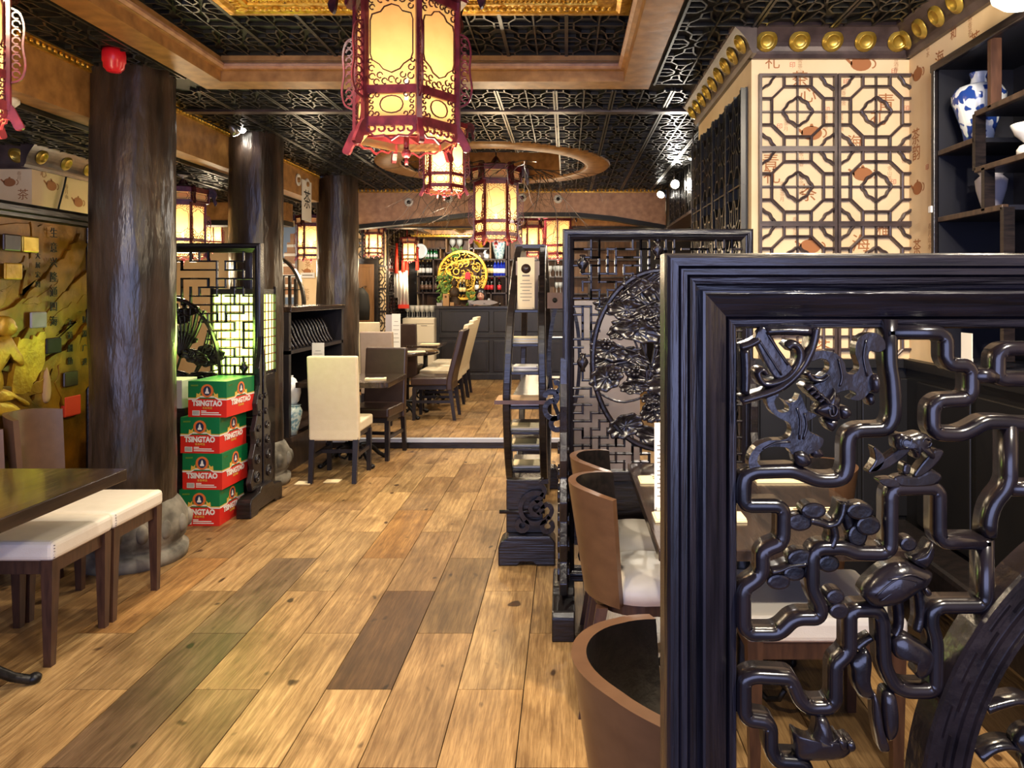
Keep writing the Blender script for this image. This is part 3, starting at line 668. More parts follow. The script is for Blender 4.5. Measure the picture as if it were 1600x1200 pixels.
column(-2.45, 7.89, .215, 3, 'far dark tree trunk column beside the raised floor and sideboard', .08)
# ============================================================ FOREGROUND SCREEN
YS = 1.0
xs = lambda px: (px-885)/F*YS
zs = lambda py: H-(py-458)/F*YS
fs_ = thing('carved_partition_screen', 'large black carved partition with open fretwork and big round ring, closest to the camera', 'screen', (0, 0, 0))
def shift(pts): return [(xs(a), zs(b)) for a, b in pts]
L0, R0, T0 = xs(1040), xs(2760), zs(395)
B0 = .06; W = xs(1160)-xs(1040)
pxm = YS/F
# profile: distance from the outer edge (px), depth behind the front plane (m)
pf = [(0, .05), (0, .012), (3, .004), (8, 0), (20, 0), (22, .006), (25, .0015), (34, .0015), (36, .007), (39, .003), (48, .005), (50, .016), (57, .018), (60, .007), (64, .006), (100, .024), (103, .031), (106, .024), (117, .026), (120, .033), (120, .058), (0, .058)]
prof = [(a*pxm, -d) for a, d in pf]
def side(name, p0, p1, cut0, cut1, m):
    # one mitred member: p0->p1 along the outer edge, interior on the left
    q = MB(); d = (Vector(p1)-Vector(p0)); L = d.length; d.normalize(); n = Vector((-d.y, d.x)); k = len(prof); vs = []
    for e in (0, 1):
        for a, b in prof:
            t = (a*cut0) if e == 0 else L-a*cut1
            u = Vector(p0)+d*t+n*a; vs.append((u.x, YS-b, u.y))
    q.add(vs, [(i, (i+1) % k, k+(i+1) % k, k+i) for i in range(k)]+[tuple(range(k))[::-1], tuple(range(k, 2*k))])
    return obj(name, q, m, fs_)
side('stile', (L0, T0), (L0, B0), 1, 1, 'ebony_v'); side('stile', (R0, B0), (R0, T0), 1, 1, 'ebony_v')
side('top_rail', (R0, T0), (L0, T0), 1, 1, 'ebony_h'); side('bottom_rail', (L0, B0), (R0, B0), 1, 1, 'ebony_h')
for xx in (L0+.05, R0-.05): obj('foot', MB().box(xx-.05, xx+.05, YS-.10, YS+.16, 0, .06), 'ebony', fs_, bevel=.01)
YF = YS+.045   # back of fret
mpF = lambda u, v, n: (u, YF-n, v)
fp = rrect(.0195, .034, .36)
main = [(1401, 500), (1401, 570), (1406, 600), (1408, 640), (1406, 660), (1396, 674), (1385, 676), (1350, 677), (1337, 684), (1334, 700), (1334, 735), (1328, 752), (1312, 757), (1285, 757), (1264, 748), (1245, 741), (1185, 743), (1171, 750), (1168, 764), (1168, 790), (1174, 797), (1222, 797), (1231, 804), (1231, 846), (1226, 858), (1205, 866), (1198, 874), (1198, 902), (1190, 914), (1172, 926), (1168, 936), (1168, 990), (1178, 1001), (1218, 1001), (1230, 995), (1245, 980), (1256, 976), (1283, 976), (1291, 968), (1290, 955), (1277, 930), (1277, 878), (1286, 865), (1328, 864), (1345, 872), (1390, 873), (1402, 864), (1402, 780), (1408, 769), (1470, 768), (1479, 776), (1479, 842), (1486, 855), (1556, 855)]
main2 = [(1554, 850), (1554, 946), (1546, 957), (1480, 957), (1468, 964), (1466, 985), (1474, 1010), (1474, 1085), (1464, 1092), (1425, 1092), (1406, 1082), (1392, 1052), (1389, 980), (1382, 963), (1345, 963), (1337, 970), (1337, 1025), (1330, 1036), (1316, 1048), (1314, 1060), (1314, 1106), (1304, 1118), (1272, 1119), (1256, 1106), (1247, 1082), (1240, 1071), (1184, 1068), (1170, 1074), (1169, 1085), (1169, 1128), (1176, 1137), (1204, 1141), (1211, 1152), (1211, 1188), (1222, 1204), (1262, 1206), (1270, 1222), (1270, 1300)]
c1 = [(1395, 521), (1478, 521), (1491, 530), (1491, 562), (1499, 573), (1522, 573), (1531, 582), (1531, 616), (1522, 628), (1480, 630), (1469, 640), (1469, 672), (1478, 683), (1514, 684), (1536, 674), (1552, 664), (1585, 664), (1610, 668), (1640, 668)]
c2_ = [(1534, 590), (1570, 590)]; c3_ = [(1660, 547), (1586, 547), (1573, 556), (1572, 590), (1580, 596), (1690, 596)]
c4 = [(1592, 668), (1592, 756), (1585, 772), (1568, 792), (1560, 815), (1558, 845)]; c5 = [(1165, 928), (1165, 1136)]
c6 = [(1592, 770), (1640, 770)]
paths = [main, main2, c1, c2_, c3_, c4, c6]
def mir(p, hx, hz): return [((3800-a) if hx else a, (2580-b) if hz else b) for a, b in p]
for hx in (0, 1):
    for hz in (0, 1):
        q = MB()
        for p in paths:
            pp = rnd(shift(mir(p, hx, hz)), .010, 3)
            q.sweep(pp, fp, mpF, smooth=True)
        obj('fretwork', q, 'fret', fs_)
# big ring with carved ribs
rcx, rcz, rR = xs(1990), zs(1290), 550*pxm
n = 96
ringp = [(0, 0), (0, .036), (.003, .040), (.010, .040), (.012, .036), (.026, .036), (.028, .032), (.040, .032), (.042, .036), (.054, .036), (.056, .040), (.062, .040), (.066, .036), (.066, 0)]
q = MB(); cp = [(rcx+rR*cos(2*pi*i/n), rcz+rR*sin(2*pi*i/n)) for i in range(n)]
q.sweep(cp, ringp, lambda u, v, nn: (u, YS+.055-nn*1.25, v), closed=True); obj('ring', q, 'carved', fs_)
# raised key-fret ticks on the ring
q = MB()
for i in range(72):
    a0 = 360*i/72; r1 = rR-.019-(.010 if i % 2 else 0)
    q.sweep(arc(rcx, rcz, r1, a0, a0+5.6, 4), [(-.0018, 0), (0, .004), (.0018, 0)], lambda u, v, nn: (u, YS+.055-.044-nn, v))
o = obj('ring_ribs', q, 'fret', fs_); o['kind'] = 'stuff'
def carve(name, pts, d0=.008, d1=.030, d2=.038, k=4, m='carved', rib=None, flat=False, mirror=True):
    q = MB(); P = cat_rom(shift(pts), k)
    if flat:
        q.prism(P, mpF, d0, d1, True); o = obj(name, q, m, fs_, bevel=.0035)
        for p in o.data.polygons: p.use_smooth = False
    else: q.dome(P, mpF, d0, d1, d2); o = obj(name, q, m, fs_)
    return o
def hook(name, pts, w0=.014, d=.032, m='carved', taper=True, w1=None):
    P = cat_rom(shift(pts), 4, False); q = MB(); n_ = len(P); w1 = w0*.55 if w1 is None else w1
    vs = []; base = rrect(1, 1, .36)
    ps = [Vector(p) for p in P]
    for i, p in enumerate(ps):
        a = ps[max(0, i-1)]; b = ps[min(n_-1, i+1)]; t = (b-a).normalized(); nn = Vector((-t.y, t.x)); ww = w0+(w1-w0)*i/(n_-1)
        for (aa, bb) in base: u = p+nn*aa*ww; vs.append(mpF(u.x, u.y, d*bb*(1 if bb < .5 else 1)))
    k_ = len(base); fs = [(i*k_+j, i*k_+(j+1) % k_, (i+1)*k_+(j+1) % k_, (i+1)*k_+j) for i in range(n_-1) for j in range(k_)]+[tuple(range(k_))[::-1], tuple((n_-1)*k_+j for j in range(k_))]
    q.add(vs, fs, True); return obj(name, q, m, fs_)
def ribs(parent, lines, m='fret', r=.0016, d=.038):
    q = MB()
    for l in lines: q.tube([mpF(u, v, d) for u, v in cat_rom(shift(l), 3, False)], r, 5)
    return obj('carved_line', q, m, parent)
# corner medallion
hook('medallion_arc', [(1281, 512), (1276, 538), (1262, 570), (1240, 596), (1212, 614), (1162, 629)], .012, .040, w1=.012)
hook('medallion_arc', [(1272, 519), (1235, 518), (1203, 519)], .013, .036, w1=.013)
hook('medallion_arc', [(1170, 548), (1171, 585), (1170, 618)], .013, .036, w1=.011)
hook('medallion_arc', [(1163, 545), (1178, 540), (1192, 532)], .011, .034, w1=.011)
an = carve('medallion_stem', [(1185, 530), (1196, 512), (1207, 520), (1222, 545), (1240, 570), (1246, 582), (1232, 592), (1222, 594), (1212, 588), (1196, 558)], .01, .03, .040, flat=True)
ribs(an, [[(1190, 532), (1208, 560), (1226, 588)], [(1202, 520), (1220, 548), (1236, 572)]], d=.031)
hook('medallion_scroll', [(1236, 545), (1244, 539), (1254, 545), (1257, 560), (1250, 577), (1236, 592), (1216, 601), (1200, 602), (1192, 594), (1190, 584), (1197, 580), (1203, 587)], .013, .036, w1=.008)
# bat-like cloud carvings
c_a = carve('cloud_carving', [(1270, 555), (1290, 549), (1312, 553), (1326, 568), (1330, 584), (1342, 586), (1350, 575), (1344, 556), (1346, 535), (1358, 523), (1376, 521), (1388, 530), (1392, 545), (1380, 552), (1367, 550), (1365, 565), (1372, 590), (1368, 612), (1352, 628), (1335, 626), (1345, 618), (1332, 612), (1312, 618), (1296, 626), (1284, 620), (1276, 605), (1288, 598), (1276, 588), (1290, 590), (1302, 578), (1300, 566), (1288, 562), (1274, 566)], .008, .030, flat=True)
c_b = carve('cloud_carving', [(1229, 627), (1238, 632), (1250, 628), (1256, 618), (1262, 632), (1268, 645), (1282, 652), (1268, 662), (1270, 676), (1283, 684), (1293, 690), (1288, 704), (1274, 712), (1262, 716), (1244, 714), (1236, 704), (1222, 702), (1205, 703), (1192, 712), (1188, 726), (1196, 736), (1186, 742), (1176, 736), (1175, 720), (1186, 702), (1206, 692), (1232, 690), (1242, 678), (1238, 664), (1226, 658), (1212, 648), (1203, 632), (1206, 620), (1222, 618), (1215, 630), (1222, 646), (1236, 646), (1238, 638)], .008, .030, flat=True)
ribs(c_b, [[(1250, 640), (1256, 660), (1254, 690)], [(1240, 694), (1215, 696), (1196, 706)], [(1262, 648), (1266, 668), (1260, 690)]], d=.031)
ribs(c_a, [[(1316, 562), (1322, 590), (1318, 606)], [(1360, 532), (1356, 560), (1362, 590)]], d=.031)
carve('leaf_carving', [(1245, 712), (1258, 708), (1268, 714), (1274, 724), (1268, 732), (1258, 734), (1248, 728)], .010, .030, .038)
carve('leaf_carving', [(1272, 700), (1288, 704), (1296, 716), (1288, 722), (1276, 718)], .006, .022, .030)
for i, (a, b) in enumerate(((1262, 610), (1268, 617), (1275, 623), (1282, 629))):
    hook('insect_body_ring', [(a, b), (a+9, b-5), (a+16, b+3)], .008, .044, w1=.008)
fl_ = carve('butterfly_carving', [(1279, 640), (1290, 630), (1300, 620), (1308, 608), (1312, 618), (1318, 622), (1316, 640), (1318, 655), (1308, 660), (1294, 656), (1280, 648)], .012, .034, .044)
ribs(fl_, [[(1296, 636), (1302, 632), (1308, 638), (1306, 648), (1298, 650), (1296, 640)], [(1301, 636), (1303, 648)]], d=.0455)
carve('petal_carving', [(1316, 640), (1328, 637), (1336, 646), (1332, 655), (1320, 657)], .012, .032, .040)
carve('petal_carving', [(1292, 660), (1302, 657), (1314, 658), (1312, 668), (1305, 677), (1296, 670)], .012, .032, .040)
carve('petal_carving', [(1366, 592), (1376, 586), (1380, 600), (1376, 616), (1368, 612)], .012, .034, .042)
carve('petal_carving', [(1364, 622), (1374, 618), (1376, 632), (1368, 637)], .006, .024, .03)
hook('stem_carving', [(1268, 585), (1276, 595), (1290, 596), (1300, 588)], .010, .036)
# lotus with pointed leaves
for pts in ([(1363, 739), (1392, 718), (1418, 702), (1428, 708), (1404, 728), (1388, 737), (1370, 742)], [(1371, 700), (1390, 720), (1378, 740), (1362, 742), (1374, 722)], [(1435, 745), (1452, 722), (1468, 707), (1482, 708), (1474, 724), (1456, 742), (1440, 750)],
            [(1402, 752), (1418, 746), (1440, 748), (1462, 738), (1480, 748), (1468, 762), (1440, 766), (1412, 764)], [(1380, 754), (1404, 752), (1412, 764), (1390, 764)], [(1420, 728), (1430, 730), (1428, 744), (1418, 744)]):
    carve('lotus_leaf', pts, .012, .034, .042, k=3, flat=True)
lc = carve('lotus_flower', [(1404, 688), (1412, 680), (1424, 682), (1440, 678), (1452, 680), (1461, 690), (1460, 702), (1466, 712), (1464, 720), (1452, 714), (1444, 708), (1438, 720), (1430, 708), (1418, 702), (1406, 704)], .014, .036, .046)
ribs(lc, [arc(1417, 693, 7, 0, 330, 9), arc(1449, 692, 7, 0, 330, 9), [(1425, 684), (1426, 700), (1436, 706)]], d=.044)
# peach with leaf
pc = carve('peach_carving', [(1352, 934), (1358, 918), (1376, 900), (1400, 886), (1424, 884), (1448, 893), (1462, 900), (1458, 914), (1438, 928), (1414, 944), (1390, 952), (1366, 950)], .010, .036, .052)
ribs(pc, [[(1366, 930), (1390, 908), (1420, 896), (1444, 904)], [(1372, 938), (1396, 922), (1424, 914)], [(1386, 904), (1408, 902), (1430, 908), (1416, 918), (1396, 916)]], d=.050)
hook('stem_carving', [(1412, 930), (1416, 960), (1416, 990), (1408, 1004)], .016, .030, w1=.010)
hook('stem_carving', [(1436, 925), (1450, 935), (1454, 975), (1448, 1000)], .016, .024, w1=.012)
carve('leaf_carving', [(1404, 1010), (1420, 1000), (1442, 1010), (1460, 1022), (1470, 1040), (1462, 1062), (1448, 1070), (1438, 1062), (1440, 1048), (1424, 1040), (1406, 1034)], .008, .030, .038)
carve('petal_carving', [(1448, 922), (1458, 924), (1461, 934), (1452, 936)], .012, .034, .040)
carve('leaf_carving', [(1432, 878), (1450, 866), (1462, 850), (1466, 862), (1462, 880), (1452, 892), (1438, 888)], .010, .034, .042)
# plum branch with rounded fruits
for (a, b, rx, ry, dd) in ((1277, 803, 20, 13, .034), (1256, 823, 20, 14, .030), (1352, 805, 22, 14, .030), (1365, 828, 20, 16, .030), (1350, 845, 16, 18, .026), (1258, 880, 22, 15, .030), (1224, 919, 19, 13, .026), (1250, 906, 18, 13, .024),
                           (1305, 892, 18, 14, .022), (1312, 940, 15, 12, .032), (1317, 962, 16, 13, .034), (1430, 858, 14, 12, .028), (1270, 1178, 18, 10, .02)):
    carve('plum_carving', [(a+rx*cos(t*pi/4), b+ry*sin(t*pi/4)) for t in range(8)], .004, dd, k=3, flat=True)
hook('branch_carving', [(1272, 818), (1288, 822), (1300, 826), (1314, 822), (1322, 808), (1325, 790)], .013, .036, w1=.011)
hook('branch_carving', [(1308, 826), (1312, 845), (1306, 862)], .013, .034, w1=.014)
hook('branch_carving', [(1212, 901), (1226, 898), (1240, 892), (1268, 888)], .009, .032, w1=.007)
hook('branch_carving', [(1330, 795), (1340, 830), (1352, 856), (1360, 866)], .018, .022, w1=.014)
# hanging leaves
carve('leaf_carving', [(1375, 1095), (1384, 1112), (1390, 1150), (1398, 1176), (1400, 1190), (1386, 1188), (1378, 1160), (1374, 1130)], .006, .024, .030)
carve('leaf_carving', [(1392, 1092), (1406, 1094), (1412, 1120), (1412, 1150), (1406, 1166), (1396, 1168), (1390, 1140), (1388, 1110)], .006, .028, .036)
carve('leaf_carving', [(1340, 1048), (1352, 1036), (1366, 1028), (1374, 1046), (1372, 1080), (1378, 1106), (1366, 1108), (1352, 1100), (1344, 1082), (1342, 1064)], .004, .020, .028)
hook('branch_carving', [(1352, 1030), (1366, 1018), (1376, 1012)], .014, .020, w1=.010)
# lotus pod at the bottom
carve('lotus_flower', [(1246, 1156), (1258, 1162), (1275, 1166), (1281, 1146), (1283, 1130), (1296, 1130), (1305, 1148), (1309, 1164), (1315, 1158), (1322, 1166), (1334, 1164), (1340, 1176), (1333, 1190), (1312, 1198), (1256, 1198), (1248, 1178)], .008, .030, .042)
carve('petal_carving', [(1312, 1160), (1320, 1158), (1326, 1170), (1318, 1176)], .02, .040, .044); carve('petal_carving', [(1326, 1164), (1336, 1162), (1339, 1174), (1330, 1178)], .02, .040, .044)
# branches and leaves within the ring
for pts in ([(1556, 1122), (1580, 1114), (1612, 1108), (1650, 1120), (1700, 1100)], [(1545, 1200), (1570, 1184), (1600, 1182), (1640, 1200)], [(1520, 1330), (1600, 1340), (1700, 1300)], [(1640, 1100), (1700, 1180), (1800, 1260), (1950, 1290)], [(1640, 1480), (1760, 1400), (1900, 1330)]):
    hook('branch_carving', pts, .016, .030)
random.seed(5)
lm = None
for i in range(26):
    a = random.uniform(0, 6.28); r = random.uniform(60, 400); cx, cy = 1990+r*cos(a), 1290+r*sin(a); an_ = random.uniform(0, 6.28); s = random.uniform(40, 80)
    if cx < 1640 and cy < 1200: continue
    carve('leaf_carving', [(cx+s*cos(an_)*u-s*sin(an_)*v, cy+s*sin(an_)*u+s*cos(an_)*v) for u, v in ((-1, 0), (-.5, .4), (.2, .45), (1, 0), (.2, -.45), (-.5, -.4))], .006, .024, .034, k=3)
carve('leaf_carving', [(1596, 1172), (1610, 1150), (1640, 1150), (1650, 1175), (1620, 1190)], .01, .03, .038)

# ============================================================ OTHER CARVED SCREENS
def leafpts(cx, cy, L, Wd, a, wav=0):
    n = 12; out = []
    for i in range(n):
        t = 2*pi*i/n; u = L*.5*cos(t); v = Wd*.5*sin(t)*(1-.25*cos(t)); v *= 1+wav*(i % 2)
        out.append((cx+u*cos(a)-v*sin(a), cy+u*sin(a)+v*cos(a)))
    return out
def carved_screen(label, x0, x1, Y, ztop, oc, orx, orz, seed, zlow, side_dir, stile=.055, g=.038):
    random.seed(seed)
    t = thing('carved_lattice_screen', label, 'screen', (0, 0, 0))
    T = .05; mp = lambda u, v, n: (u, Y-n, v)
    pr = [(0, -T), (0, .012), (.008, .016), (.024, .016), (.027, .006), (.033, .004), (.036, .014), (stile-.004, -.002), (stile, -.01), (stile, -T)]
    for nm, a, b in (('stile', (x0, ztop), (x0, .16)), ('stile', (x1, .16), (x1, ztop)), ('top_rail', (x1, ztop), (x0, ztop)), ('bottom_rail', (x0, .16), (x1, .16))):
        q = MB(); d = (Vector(b)-Vector(a)); L = d.length; d.normalize(); nn = Vector((-d.y, d.x)); k = len(pr); vs = []
        for e in (0, 1):
            for aa, bb in pr:
                tt = aa if e == 0 else L-aa; u = Vector(a)+d*tt+nn*aa; vs.append(mp(u.x, u.y, bb))
        q.add(vs, [(i, (i+1) % k, k+(i+1) % k, k+i) for i in range(k)]+[tuple(range(k))[::-1], tuple(range(k, 2*k))]); obj(nm, q, 'ebony_v' if nm == 'stile' else 'ebony_h', t)
    ix0, ix1, iz1 = x0+stile, x1-stile, ztop-stile
    obj('middle_rail', MB().box(ix0, ix1, Y-.012, Y+.03, zlow-.05, zlow), 'ebony', t, bevel=.004)
    obj('lower_panel', MB().box(ix0, ix1, Y+.006, Y+.024, .36, zlow-.05), 'ebony', t); obj('lower_rail', MB().box(ix0, ix1, Y-.01, Y+.03, .33, .36), 'ebony', t)
    # meander fret
    nx = max(3, int((ix1-ix0)/g)); nz = int((iz1-zlow)/g); gx = (ix1-ix0)/nx; gz = (iz1-zlow)/nz
    edges = set(); nodes = [(i, j) for i in range(nx+1) for j in range(nz+1)]; seen = set(); random.shuffle(nodes)
    def nb(n): return [(n[0]+a, n[1]+b) for a, b in ((1, 0), (-1, 0), (0, 1), (0, -1)) if 0 <= n[0]+a <= nx and 0 <= n[1]+b <= nz]
    st = [nodes[0]]; seen.add(nodes[0])
    while st:
        c = st[-1]; un = [m_ for m_ in nb(c) if m_ not in seen]
        if not un: st.pop(); continue
        d = random.choice(un); seen.add(d); edges.add((c, d)); st.append(d)
    for c in nodes[:len(nodes)//2]:
        d = random.choice(nb(c)); edges.add((c, d))
    q = MB(); w_ = .0115; 
    inside = lambda x, z: ((x-oc[0])/(orx*.97))**2+((z-oc[1])/(orz*.97))**2 < 1
    for (a, b) in edges:
        pa = (ix0+a[0]*gx, zlow+a[1]*gz); pb = (ix0+b[0]*gx, zlow+b[1]*gz)
        if inside(*pa) and inside(*pb): continue
        if a[0] == b[0] and a[0] in (0, nx) or a[1] == b[1] and a[1] in (0, nz): continue
        dx, dz = pb[0]-pa[0], pb[1]-pa[1]; s_ = .5*w_/sqrt(dx*dx+dz*dz)
        q.sweep([(pa[0]-dx*s_, pa[1]-dz*s_), (pb[0]+dx*s_, pb[1]+dz*s_)], rrect(w_, .022, .3), lambda u, v, n: (u, Y+.018-n, v))
    o = obj('fretwork', q, 'fret', t); o['kind'] = 'stuff'
    q = MB(); ang = [(oc[0]+orx*cos(2*pi*i/56), oc[1]+orz*sin(2*pi*i/56)) for i in range(56)]
    clip = [(u, v) for u, v in ang]
    q.sweep(ang, [(-.004, 0), (-.004, .026), (.004, .036), (.014, .036), (.022, .026), (.022, 0)], lambda u, v, n: (u, Y+.02-n, v), closed=True); obj('ring', q, 'carved', t)
    cmp_ = lambda u, v, n: (u, Y+.016-n, v)
    def put(nm, pts, a, b, c, m='carved'):
        q = MB(); q.dome(cat_rom(pts, 2), cmp_, a, b, c); obj(nm, q, m, t)
    # carvings in the ring
    k = 0
    for i in range(38):
        a = random.uniform(0, 2*pi); r = sqrt(random.uniform(.02, .80)); cx, cz = oc[0]+orx*r*cos(a), oc[1]+orz*r*sin(a)
        q = MB(); L_, W_, an = random.uniform(.10, .26), random.uniform(.05, .13), random.uniform(-.7, .7); d_ = random.uniform(0, .022); n_ = 40; vs = []
        for rr, hh in ((0, .006), (.35, .002), (.7, .010), (.9, .020), (1, .016), (1, .008)):
            for j in range(n_):
                u = 2*pi*j/n_; w_v = 1+.07*sin(9*u)*rr; uu = L_*.5*cos(u)*rr*w_v; vv = W_*.5*sin(u)*rr*w_v; x_ = cx+uu*cos(an)-vv*sin(an); z_ = cz+uu*sin(an)+vv*cos(an)
                vs.append(cmp_(x_, z_, d_+hh+.005*sin(9*u)*rr))
        q.add(vs, [(a_*n_+j, a_*n_+(j+1) % n_, (a_+1)*n_+(j+1) % n_, (a_+1)*n_+j) for a_ in range(5) for j in range(n_)], True); obj('leaf_carving', q, 'carved', t); k += 1
    for i in range(9):   # big fan of palm ribs in the upper half
        a = radians(60+i*9); q = MB(); p0 = (oc[0]+.06, oc[1]+orz*.25); p1 = (p0[0]+cos(a)*orx*.95, p0[1]+sin(a)*orz*.68)
        q.sweep(cat_rom([p0, ((p0[0]+p1[0])/2+.02, (p0[1]+p1[1])/2), p1], 4, False), rrect(.016, .03, .3), cmp_, smooth=True); obj('palm_rib', q, 'carved', t)
    for i in range(12):
        a = random.uniform(0, 2*pi); p0 = (oc[0]+orx*.2*cos(a*2), oc[1]-orz*.3); p1 = (oc[0]+orx*.98*cos(a), oc[1]+orz*.98*sin(a)); mdp = ((p0[0]+p1[0])/2+random.uniform(-.06, .06), (p0[1]+p1[1])/2+random.uniform(-.06, .06))
        q = MB(); q.sweep(cat_rom([p0, mdp, p1], 5, False), rrect(.010, .02, .3), cmp_, smooth=True); obj('stem_carving', q, 'carved', t)
    for i in range(10):
        a = random.uniform(0, 2*pi); r = random.uniform(.35, .85); cx, cz = oc[0]+orx*r*cos(a), oc[1]+orz*r*sin(a); q = MB()
        for j in range(6): q.dome([(cx+.016*cos(1.05*j)+.012*cos(u*.79), cz+.016*sin(1.05*j)+.012*sin(u*.79)) for u in range(8)], cmp_, .0, .022, .034)
        obj('blossom_carving', q, 'carved', t)
    # vases and ornaments outside the ring
    for (ux, uz) in ((.05, .47), (.95, .47), (.05, .9), (.5, .96)):
        cx, cz = ix0+(ix1-ix0)*ux, zlow+(iz1-zlow)*uz
        if inside(cx, cz): continue
        s = .035
        put('vase_carving', [(cx+a*s, cz+b*s) for a, b in ((-.35, -1.2), (.35, -1.2), (.3, -.8), (.8, 0), (.5, .6), (.25, .9), (.45, 1.2), (-.45, 1.2), (-.25, .9), (-.5, .6), (-.8, 0), (-.3, -.8))], 0, .02, .035)
    # small scroll opening strip near the floor
    q = MB(); nn_ = 7
    for i in range(nn_):
        cx = ix0+(ix1-ix0)*(i+.5)/nn_
        q.sweep(arc(cx, .275, .035, 0, 300, 10), rrect(.008, .016), lambda u, v, n: (u, Y+.014-n, v)); q.sweep(arc(cx+.02, .235, .022, 180, 480, 8), rrect(.007, .016), lambda u, v, n: (u, Y+.014-n, v))
    obj('scroll_strip', q, 'fret', t)['kind'] = 'stuff'
    # feet with tall carved brackets
    for sx, xx in ((-1, x0+.005), (1, x1-.005)):
        prof_ = [(-.27, 0), (-.27, .10), (-.25, .125), (-.12, .14), (-.09, .17), (.09, .17), (.12, .14), (.25, .125), (.27, .10), (.27, 0), (.16, 0), (.13, .025), (-.13, .025), (-.16, 0)]
        q = MB(); q.prism(prof_, lambda u, v, n: (xx+n, Y+u, v), -.05, .05); obj('foot', q, 'ebony', t, bevel=.006)
        for sy in (-1, 1):
            br = [(sy*.015, .16), (sy*.17, .16), (sy*.20, .22), (sy*.15, .30), (sy*.17, .38), (sy*.12, .47), (sy*.14, .56), (sy*.085, .66), (sy*.10, .74), (sy*.05, .86), (sy*.06, .98), (sy*.03, 1.08), (sy*.015, 1.20)]
            q = MB(); q.prism(br, lambda u, v, n: (xx+n, Y+u, v), -.018, .018); b_ = obj('bracket', q, 'carved', t, bevel=.004)
            q = MB()
            for cz_, r_, cy_ in ((.24, .035, .10), (.36, .03, .09), (.47, .026, .075), (.57, .022, .07), (.67, .018, .05), (.78, .015, .04)):
                for s2 in (-1, 1): q.sweep(arc(sy*cy_, cz_, r_, 0, 320, 9), rrect(.010, .012), lambda u, v, n: (xx+s2*(.016+n), Y+u, v)); q.sweep(arc(sy*cy_, cz_, r_*.5, 90, 360, 6), rrect(.008, .012), lambda u, v, n: (xx+s2*(.016+n), Y+u, v))
            obj('scroll_relief', q, 'carved', b_)['kind'] = 'stuff'
    return t
YB2 = 3.43
carved_screen('black carved lattice screen with an oval ring, standing behind the curved dining chairs', X(879, YB2), X(1176, YB2), YB2, Z(358, YB2), (X(1032, YB2), Z(562, YB2)), .325, .425, 11, Z(735, YB2), 1)
YL = 5.15
carved_screen('black carved lattice screen between two tree trunk columns, behind the beer cartons', X(408, YL)-1.24, X(408, YL), YL, Z(380, YL), (X(270, YL), Z(590, YL)), .34, .56, 12, Z(735, YL), 1, .065, .060)
# ============================================================ CHAIRS AND TABLES
def tub_chair(label, x, y, rz, hz=.80, outer='chair_wood', inner='black_leather', seat='white_leather', group=None):
    t = thing('tub_chair', label, 'chair', (x, y, 0), rz, group)
    # back wraps the -x side; opens to +x
    n, m = 28, 12; Th = .028
    def pt(a, v, off):
        # a: -1..1 along the curve, v: 0 bottom .. 1 top
        ang = pi+a*radians(62); R = .205+.015*v
        xx = .02+(R+off)*cos(ang)*1.05-.045*v*(1-abs(a)**2*.6); yy = (R+off)*sin(ang)*1.02
        fl = max(0, abs(a)-.70)/.30; yy += (1 if yy > 0 else -1)*fl*.018; xx += fl*fl*.012
        return (xx, yy, .40+(hz-.40)*v-.02*(abs(a)**3)*v)
    vs = []
    for off in (0, -Th):
        for i in range(m+1):
            for k in range(n+1): vs.append(pt(-1+2*k/n, i/m, off))
    A = (m+1)*(n+1); out_f = []; in_f = []; rim = []
    for i in range(m):
        for k in range(n):
            a = i*(n+1)+k; out_f.append((a, a+1, a+n+2, a+n+1)); in_f.append((A+a, A+a+n+1, A+a+n+2, A+a+1))
    for k in range(n):
        a = m*(n+1)+k; rim.append((a, a+1, A+a+1, A+a)); b = k; rim.append((b, A+b, A+b+1, b+1))
    for i in range(m):
        a = i*(n+1); rim.append((a, a+n+1, A+a+n+1, A+a)); b = a+n; rim.append((b, A+b, A+b+n+1, b+n+1))
    obj('backrest', MB().add(vs, out_f, True).add([], []), outer, t)
    bk = obj('back_rim', MB().add(vs, rim, False), outer, t)
    obj('back_lining', MB().add(vs, in_f, True), inner, t)
    q = MB(); pts = [(.02+.19*cos(u)*(1.0 if cos(u) < 0 else 1.28), .19*sin(u)) for u in [2*pi*i/28 for i in range(28)]]
    q.dome(pts, lambda u, v, nn: (u, v, nn), .405, .455, .485, .8); obj('seat', q, seat, t)
    obj('seat_frame', MB().prism(pts, lambda u, v, nn: (u*.96, v*.96, nn), .365, .405), 'leg_wood', t)
    for sx, sy in ((-1, -1), (-1, 1), (1, -1), (1, 1)):
        x0 = .02+(-.15 if sx < 0 else .19); obj('leg', MB().taper((x0+(-.07 if sx < 0 else .01), sy*.165, 0), (.028, .028), (x0, sy*.145, .385), (.042, .036)), 'leg_wood', t)
    return t
tub_chair('curved-back dining chair with a brown rim, closest to the camera beside the front carved screen', .265, 1.43, radians(-4))
tub_chair('curved-back chair with white seat and brown shell, middle one of three along the aisle', .262, 2.76, radians(-2))
tub_chair('curved-back chair with brown shell, farthest along the aisle beside the oval ringed screen', .27, 3.17, radians(-2))
tub_chair('curved-back chair across the table, seen through the fretwork beside the pillar', .93, 3.02, radians(180))
tub_chair('brown tub chair at the left edge in front of the gilded mural', -2.88, 3.70, radians(4), .80, 'tan_leather', 'tan_leather', 'brown_leather')
tub_chair('brown tub chair in front of the gilded mural, next to the big trunk column', -2.86, 4.13, radians(4), .84, 'tan_leather', 'tan_leather', 'brown_leather')

